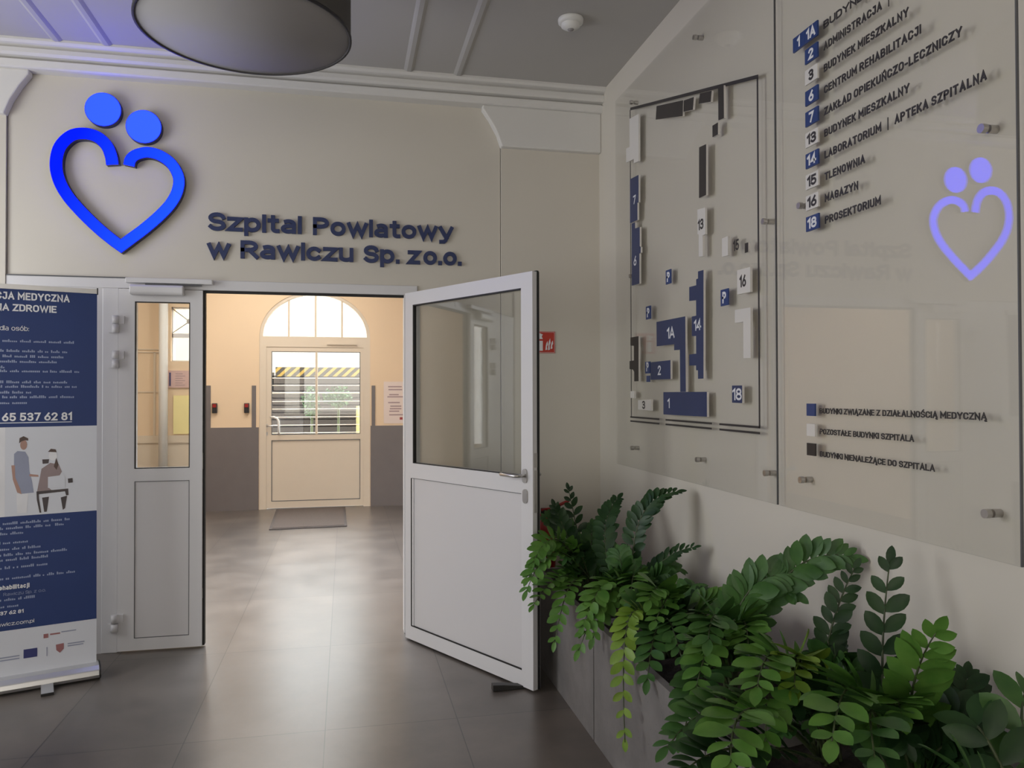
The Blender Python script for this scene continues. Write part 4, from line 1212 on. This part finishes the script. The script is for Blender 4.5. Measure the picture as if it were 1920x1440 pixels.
# ------------------------------------------------------------------ plants
def leaf(bm, base, d, nrm, L, wd, curl=0.0):
    d = d.normalized()
    s = d.cross(nrm).normalized()
    nn = s.cross(d).normalized()
    st = [(0.0, 0.10), (0.16, 0.55), (0.36, 0.92), (0.56, 1.0), (0.76, 0.80), (0.90, 0.46), (1.0, 0.0)]
    rows_ = []
    for t_, w_ in st:
        c = base + d * (L * t_) + nn * (-curl * L * t_ * t_)
        hw = wd * w_
        if w_ == 0.0:
            rows_.append([bm.verts.new(c)])
        else:
            rows_.append([bm.verts.new(c + s * hw + nn * (0.22 * hw)), bm.verts.new(c), bm.verts.new(c - s * hw + nn * (0.22 * hw))])
    for a_, b_ in zip(rows_, rows_[1:]):
        if len(b_) == 1:
            fs = [[a_[0], a_[1], b_[0]], [a_[1], a_[2], b_[0]]]
        else:
            fs = [[a_[0], a_[1], b_[1], b_[0]], [a_[1], a_[2], b_[2], b_[1]]]
        for f in fs:
            bm.faces.new(f).smooth = True

FACE = {'c': Vector((-0.50, -0.78, 0.35)), 'u': Vector((-0.40, -0.45, 0.80)), 's': Vector((0.55, -0.75, 0.25))}
XMAX = XW - 0.012
def frond(plant, base, mid, tip, shade, L, pairs, face, rnd, t0=0.30, sparse=False):
    base, mid, tip = Vector(base), Vector(mid), Vector(tip)
    ctrl = mid * 2 - (base + tip) * 0.5
    def P(t_): return base * (1 - t_) ** 2 + ctrl * 2 * t_ * (1 - t_) + tip * t_ * t_
    def Tn(t_): return ((ctrl - base) * (1 - t_) + (tip - ctrl) * t_).normalized()
    bm = bmesh.new()
    pts = [P(k / 14) for k in range(15)]
    tube(bm, pts, 0.0065, 6, 0.0018)
    if False: pass
    lm = bmesh.new()
    F = FACE[face]
    if not sparse:
        pairs = round(pairs * 1.35)
        L = L * 1.14
    for i in range(pairs):
        u = i / (pairs - 1)
        t_ = t0 + (0.97 - t0) * u
        p, T_ = P(t_), Tn(t_)
        F2 = (F - T_ * F.dot(T_)).normalized()
        S = T_.cross(F2).normalized()
        prof = 0.72 + 0.5 * math.sin(math.pi * min(1.0, 0.12 + 0.86 * u))
        prof *= 1.0 if u < 0.85 else 0.85
        for sg_ in (1, -1):
            ang = math.radians(rnd.uniform(50, 66) - 16 * u)
            d = T_ * math.cos(ang) + S * sg_ * math.sin(ang) + F2 * rnd.uniform(0.05, 0.30)
            ll = L * prof * rnd.uniform(0.9, 1.1)
            q = p + T_ * (0.004 * sg_)
            if q.x + d.normalized().x * ll > XMAX:
                d.x -= (q.x + d.normalized().x * ll - XMAX) / ll + 0.05
            nr = F2 + Vector((rnd.uniform(-.25, .25), rnd.uniform(-.25, .25), rnd.uniform(-.2, .2)))
            leaf(lm, q, d, nr, ll, ll * rnd.uniform(0.24, 0.285), rnd.uniform(0.0, 0.18))
    T_ = Tn(1.0)
    leaf(lm, P(0.99), T_, (F - T_ * F.dot(T_)).normalized(), L * 0.8, L * 0.18)
    fo = obj('frond', lm, LEAF[shade], plant, recalc=False)
    obj('stem', bm, 'stem', fo)

CR = {1: (1.30, 3.95), 2: (1.35, 3.50), 3: (1.33, 3.0), 4: (1.35, 2.55), 5: (1.40, 2.06), 6: (1.45, 1.76), 7: (1.50, 1.42)}
LAB = {1: 'glossy green plant in the far planter, fronds reaching past the open leaf', 2: 'glossy green plant in the far planter under the map board, with an arching dark frond',
       3: 'glossy green plant in the middle planter with one pale frond drooping over the side', 4: 'glossy green plant in the middle planter with a long frond arching along the wall',
       5: 'leafy green plant in the closest planter with a fern-like frond stretched over the side', 6: 'glossy green plant in the closest planter with two upright fronds against the wall',
       7: 'large-leaved green plant at the near end of the closest planter'}
FR = [
(1, (1.275, 4.15, 0.738), (1.246, 4.25, 1.001), 0, 0.06, 9, 'c'),
(1, (1.111, 3.85, 0.786), (0.872, 3.68, 0.646), 2, 0.062, 9, 'u'),
(1, (1.214, 4.1, 0.75), (1.081, 4.15, 0.858), 1, 0.06, 8, 'c'),
(1, (1.096, 3.8, 0.62), (0.879, 3.6, 0.537), 2, 0.06, 8, 'u'),
(1, (1.108, 3.7, 0.616), (0.957, 3.5, 0.385), 2, 0.06, 9, 'u'),
(1, (1.314, 4.05, 0.668), (1.353, 4.15, 0.81), 1, 0.06, 9, 'c'),
(2, (1.311, 3.8, 0.773), (1.433, 3.95, 0.983), 0, 0.06, 11, 'c'),
(2, (1.388, 3.55, 0.895), (1.598, 3.55, 1.065), 0, 0.062, 12, 'u'),
(2, (1.449, 3.5, 0.696), (1.616, 3.4, 0.821), 0, 0.05, 13, 'u'),
(2, (1.188, 3.3, 0.682), (0.951, 3.1, 0.478), 2, 0.065, 9, 'u'),
(2, (1.296, 3.35, 0.713), (1.156, 3.05, 0.634), 2, 0.065, 8, 'u'),
(2, (1.3, 3.5, 0.678), (1.292, 3.55, 0.783), 1, 0.06, 9, 'c'),
(2, (1.394, 3.4, 0.647), (1.453, 3.35, 0.705), 1, 0.06, 9, 'u'),
(3, (1.307, 2.95, 0.718), (1.124, 2.7, 0.703), 2, 0.075, 9, 'u'),
(3, (1.11, 2.9, 0.679), (1.012, 2.72, 0.259), 3, 0.055, 11, 'u'),
(3, (1.419, 3.0, 0.632), (1.497, 3.05, 0.713), 0, 0.05, 8, 'c'),
(3, (1.371, 2.85, 0.676), (1.292, 2.6, 0.654), 2, 0.07, 8, 'u'),
(3, (1.235, 2.85, 0.664), (1.188, 2.6, 0.585), 1, 0.06, 8, 'u'),
(4, (1.47, 2.44, 0.880), (1.655, 2.30, 1.000), 1, 0.080, 14, 'c'),
(4, (1.36, 2.50, 0.800), (1.500, 2.42, 0.925), 1, 0.075, 11, 'c'),
(4, (1.206, 2.35, 0.755), (1.001, 2.1, 0.69), 2, 0.075, 9, 'u'),
(4, (1.31, 2.4, 0.769), (1.172, 2.1, 0.746), 2, 0.08, 9, 'u'),
(4, (1.427, 2.5, 0.807), (1.511, 2.4, 0.865), 1, 0.07, 10, 'c'),
(4, (1.161, 2.3, 0.671), (0.912, 2.0, 0.602), 1, 0.075, 9, 'u'),
(5, (1.474, 2.17, 0.733), (1.60, 2.2, 0.985), 0, 0.058, 12, 'c'),
(5, (1.224, 2.0, 0.784), (1.026, 1.8, 0.799), 2, 0.08, 8, 'u'),
(5, (1.051, 1.9, 0.717), (0.757, 1.75, 0.696), 1, 0.06, 12, 'u'),
(5, (1.275, 2.0, 0.78), (1.132, 1.8, 0.79), 3, 0.075, 8, 'c'),
(5, (1.446, 2.1, 0.669), (1.43, 2.05, 0.768), 1, 0.075, 8, 'c'),
(5, (1.026, 1.8, 0.745), (0.819, 1.55, 0.747), 2, 0.08, 8, 'u'),
(5, (0.997, 1.75, 0.675), (0.742, 1.6, 0.72), 0, 0.07, 9, 'u'),
(6, (1.467, 1.9, 0.725), (1.556, 1.98, 1.052), 0, 0.075, 9, 'c'),
(6, (1.43, 1.75, 0.715), (1.426, 1.65, 0.958), 2, 0.083, 11, 'c'),
(6, (1.282, 1.75, 0.783), (1.032, 1.5, 0.794), 2, 0.085, 8, 'u'),
(6, (1.567, 1.75, 0.675), (1.632, 1.78, 0.782), 0, 0.06, 7, 'c'),
(6, (1.29, 1.7, 0.748), (1.099, 1.45, 0.776), 1, 0.085, 7, 'u'),
(7, (1.50, 1.47, 0.735), (1.555, 1.52, 0.850), 1, 0.088, 5, 'c'),
(7, (1.42, 1.46, 0.730), (1.425, 1.55, 0.780), 0, 0.085, 5, 'u'),
(7, (1.30, 1.38, 0.720), (1.160, 1.30, 0.760), 1, 0.085, 6, 'u'),
(1, (1.07, 3.80, 0.740), (0.850, 3.62, 0.600), 2, 0.066, 9, 'u'),
(1, (1.08, 3.82, 0.790), (0.905, 3.70, 0.720), 2, 0.064, 9, 'c'),
(1, (1.20, 4.02, 0.720), (1.120, 4.08, 0.930), 0, 0.058, 9, 'c'),
(2, (1.17, 3.33, 0.700), (0.985, 3.15, 0.560), 2, 0.068, 9, 'u'),
(2, (1.20, 3.30, 0.690), (1.040, 3.18, 0.500), 2, 0.066, 8, 'c'),
(3, (1.24, 2.92, 0.740), (1.135, 2.78, 0.760), 2, 0.078, 8, 'c'),
(3, (1.20, 2.84, 0.640), (1.060, 2.62, 0.520), 1, 0.070, 8, 'u'),
(4, (1.22, 2.38, 0.790), (1.080, 2.18, 0.800), 1, 0.080, 9, 'c'),
(5, (1.20, 1.96, 0.760), (1.000, 1.72, 0.700), 2, 0.085, 8, 'u'),
(5, (1.30, 2.02, 0.690), (1.180, 1.86, 0.720), 0, 0.080, 8, 'c'),
(6, (1.36, 1.72, 0.740), (1.270, 1.58, 0.800), 2, 0.085, 8, 'c'),
]
plants = {}
for k, (x, y) in CR.items():
    plants[k] = thing('zamioculcas_plant', LAB[k], 'plant', (x, y, 0.455), group='potted plants in the concrete planters')
rnd = random.Random(21)
for pl, mid, tip, shade, L, n, face in FR:
    x, y = CR[pl]
    b0 = (x + rnd.uniform(-.04, .04), y + rnd.uniform(-.04, .04), 0.445)
    frond(plants[pl], b0, mid, tip, shade, L, n, face, rnd, sparse=(tip[2] > 0.95 and pl in (1, 4, 5, 6)) or L == 0.05 or pl == 7)
for pl, (x, y) in CR.items():
    for q in range(9 if pl < 7 else 3):
        an = rnd.uniform(0, 2 * math.pi)
        hh = rnd.uniform(0.10, 0.22)
        rr = rnd.uniform(0.10, 0.24)
        tip = Vector((min(x + rr * math.cos(an), 1.60), y + rr * math.sin(an), 0.50 + hh))
        mid = Vector(((x + tip.x) / 2 - 0.02, (y + tip.y) / 2, 0.50 + hh * 0.85))
        frond(plants[pl], (x + rnd.uniform(-.03, .03), y + rnd.uniform(-.03, .03), 0.445), mid, tip, rnd.choice((0, 1, 1, 2)), rnd.uniform(0.055, 0.07), 8, 'u', rnd)

# ------------------------------------------------------------------ light
def area(name, loc, rot, sx, sy, power, col):
    l = bpy.data.lights.new(name, 'AREA')
    l.shape = 'RECTANGLE'
    l.size, l.size_y = sx, sy
    l.energy = power
    l.color = col
    o = bpy.data.objects.new(name, l)
    o.location = loc
    o.rotation_euler = rot
    COL.objects.link(o)
    return o
R90 = math.pi / 2
area('daylight_far_window', (XL - 0.12, 3.3, 1.95), (0, -R90, 0), 1.95, 1.90, 66, (0.95, 0.98, 1.0))
area('daylight_near_window', (XL - 0.12, -0.5, 1.95), (0, -R90, 0), 1.95, 2.1, 33, (0.95, 0.98, 1.0))
area('daylight_rear_window', (-0.65, YR - 0.12, 1.95), (-R90, 0, 0), 3.0, 2.0, 70, (1.0, 0.96, 0.90))  # fill added behind the viewer to brighten the hall, no window known there
area('corridor_ceiling_lamp', (-0.3, 7.0, 3.55), (0, 0, 0), 1.1, 2.4, 125, (0.80, 0.89, 1.0)).data.spread = math.radians(95)  # unseen fill added over the corridor floor, no ceiling lamp known
area('corridor_ceiling_lamp', (-0.8, 9.4, 3.55), (0, 0, 0), 1.6, 1.4, 50, (1.0, 0.96, 0.90))  # second added fill, towards the arched door
area('corridor_ceiling_lamp', (-2.5, 8.2, 3.55), (0, 0, 0), 1.0, 2.4, 40, (1.0, 0.98, 0.94))  # added fill to brighten the side behind the narrow leaf

w = bpy.data.worlds.new('sky')
scene.world = w
w.use_nodes = True
nt = w.node_tree
nt.nodes.clear()
wo = nt.nodes.new('ShaderNodeOutputWorld')
bg = nt.nodes.new('ShaderNodeBackground')
bg.inputs['Color'].default_value = (0.92, 0.96, 1.0, 1)
bg.inputs['Strength'].default_value = 11.5
nt.links.new(bg.outputs[0], wo.inputs['Surface'])

# ------------------------------------------------------------------ camera
cam = bpy.data.cameras.new('camera')
cam.sensor_fit = 'HORIZONTAL'
cam.sensor_width = 36.0
cam.lens = 1447.46 / 1920 * 36.0
cam.clip_start = 0.05
co = bpy.data.objects.new('camera', cam)
COL.objects.link(co)
yaw, pitch, roll = 0.2125926, 0.0124098, -0.0022252
fwd = Vector((math.sin(yaw) * math.cos(pitch), math.cos(yaw) * math.cos(pitch), math.sin(pitch)))
rt = Vector((math.cos(yaw), -math.sin(yaw), 0))
up = rt.cross(fwd)
r2 = rt * math.cos(roll) + up * math.sin(roll)
u2 = up * math.cos(roll) - rt * math.sin(roll)
co.matrix_world = Matrix(((r2.x, u2.x, -fwd.x, 0), (r2.y, u2.y, -fwd.y, 0), (r2.z, u2.z, -fwd.z, 1.55), (0, 0, 0, 1)))
scene.camera = co

vs = scene.view_settings
scene.display_settings.display_device = 'sRGB'
vs.view_transform = 'Standard'
vs.look = 'None'
vs.exposure = 0.0
vs.gamma = 1.0
vs.use_curve_mapping = False
scene.cycles.use_denoising = True
scene.cycles.max_bounces = 10
scene.cycles.transparent_max_bounces = 16
scene.cycles.sample_clamp_indirect = 6.0
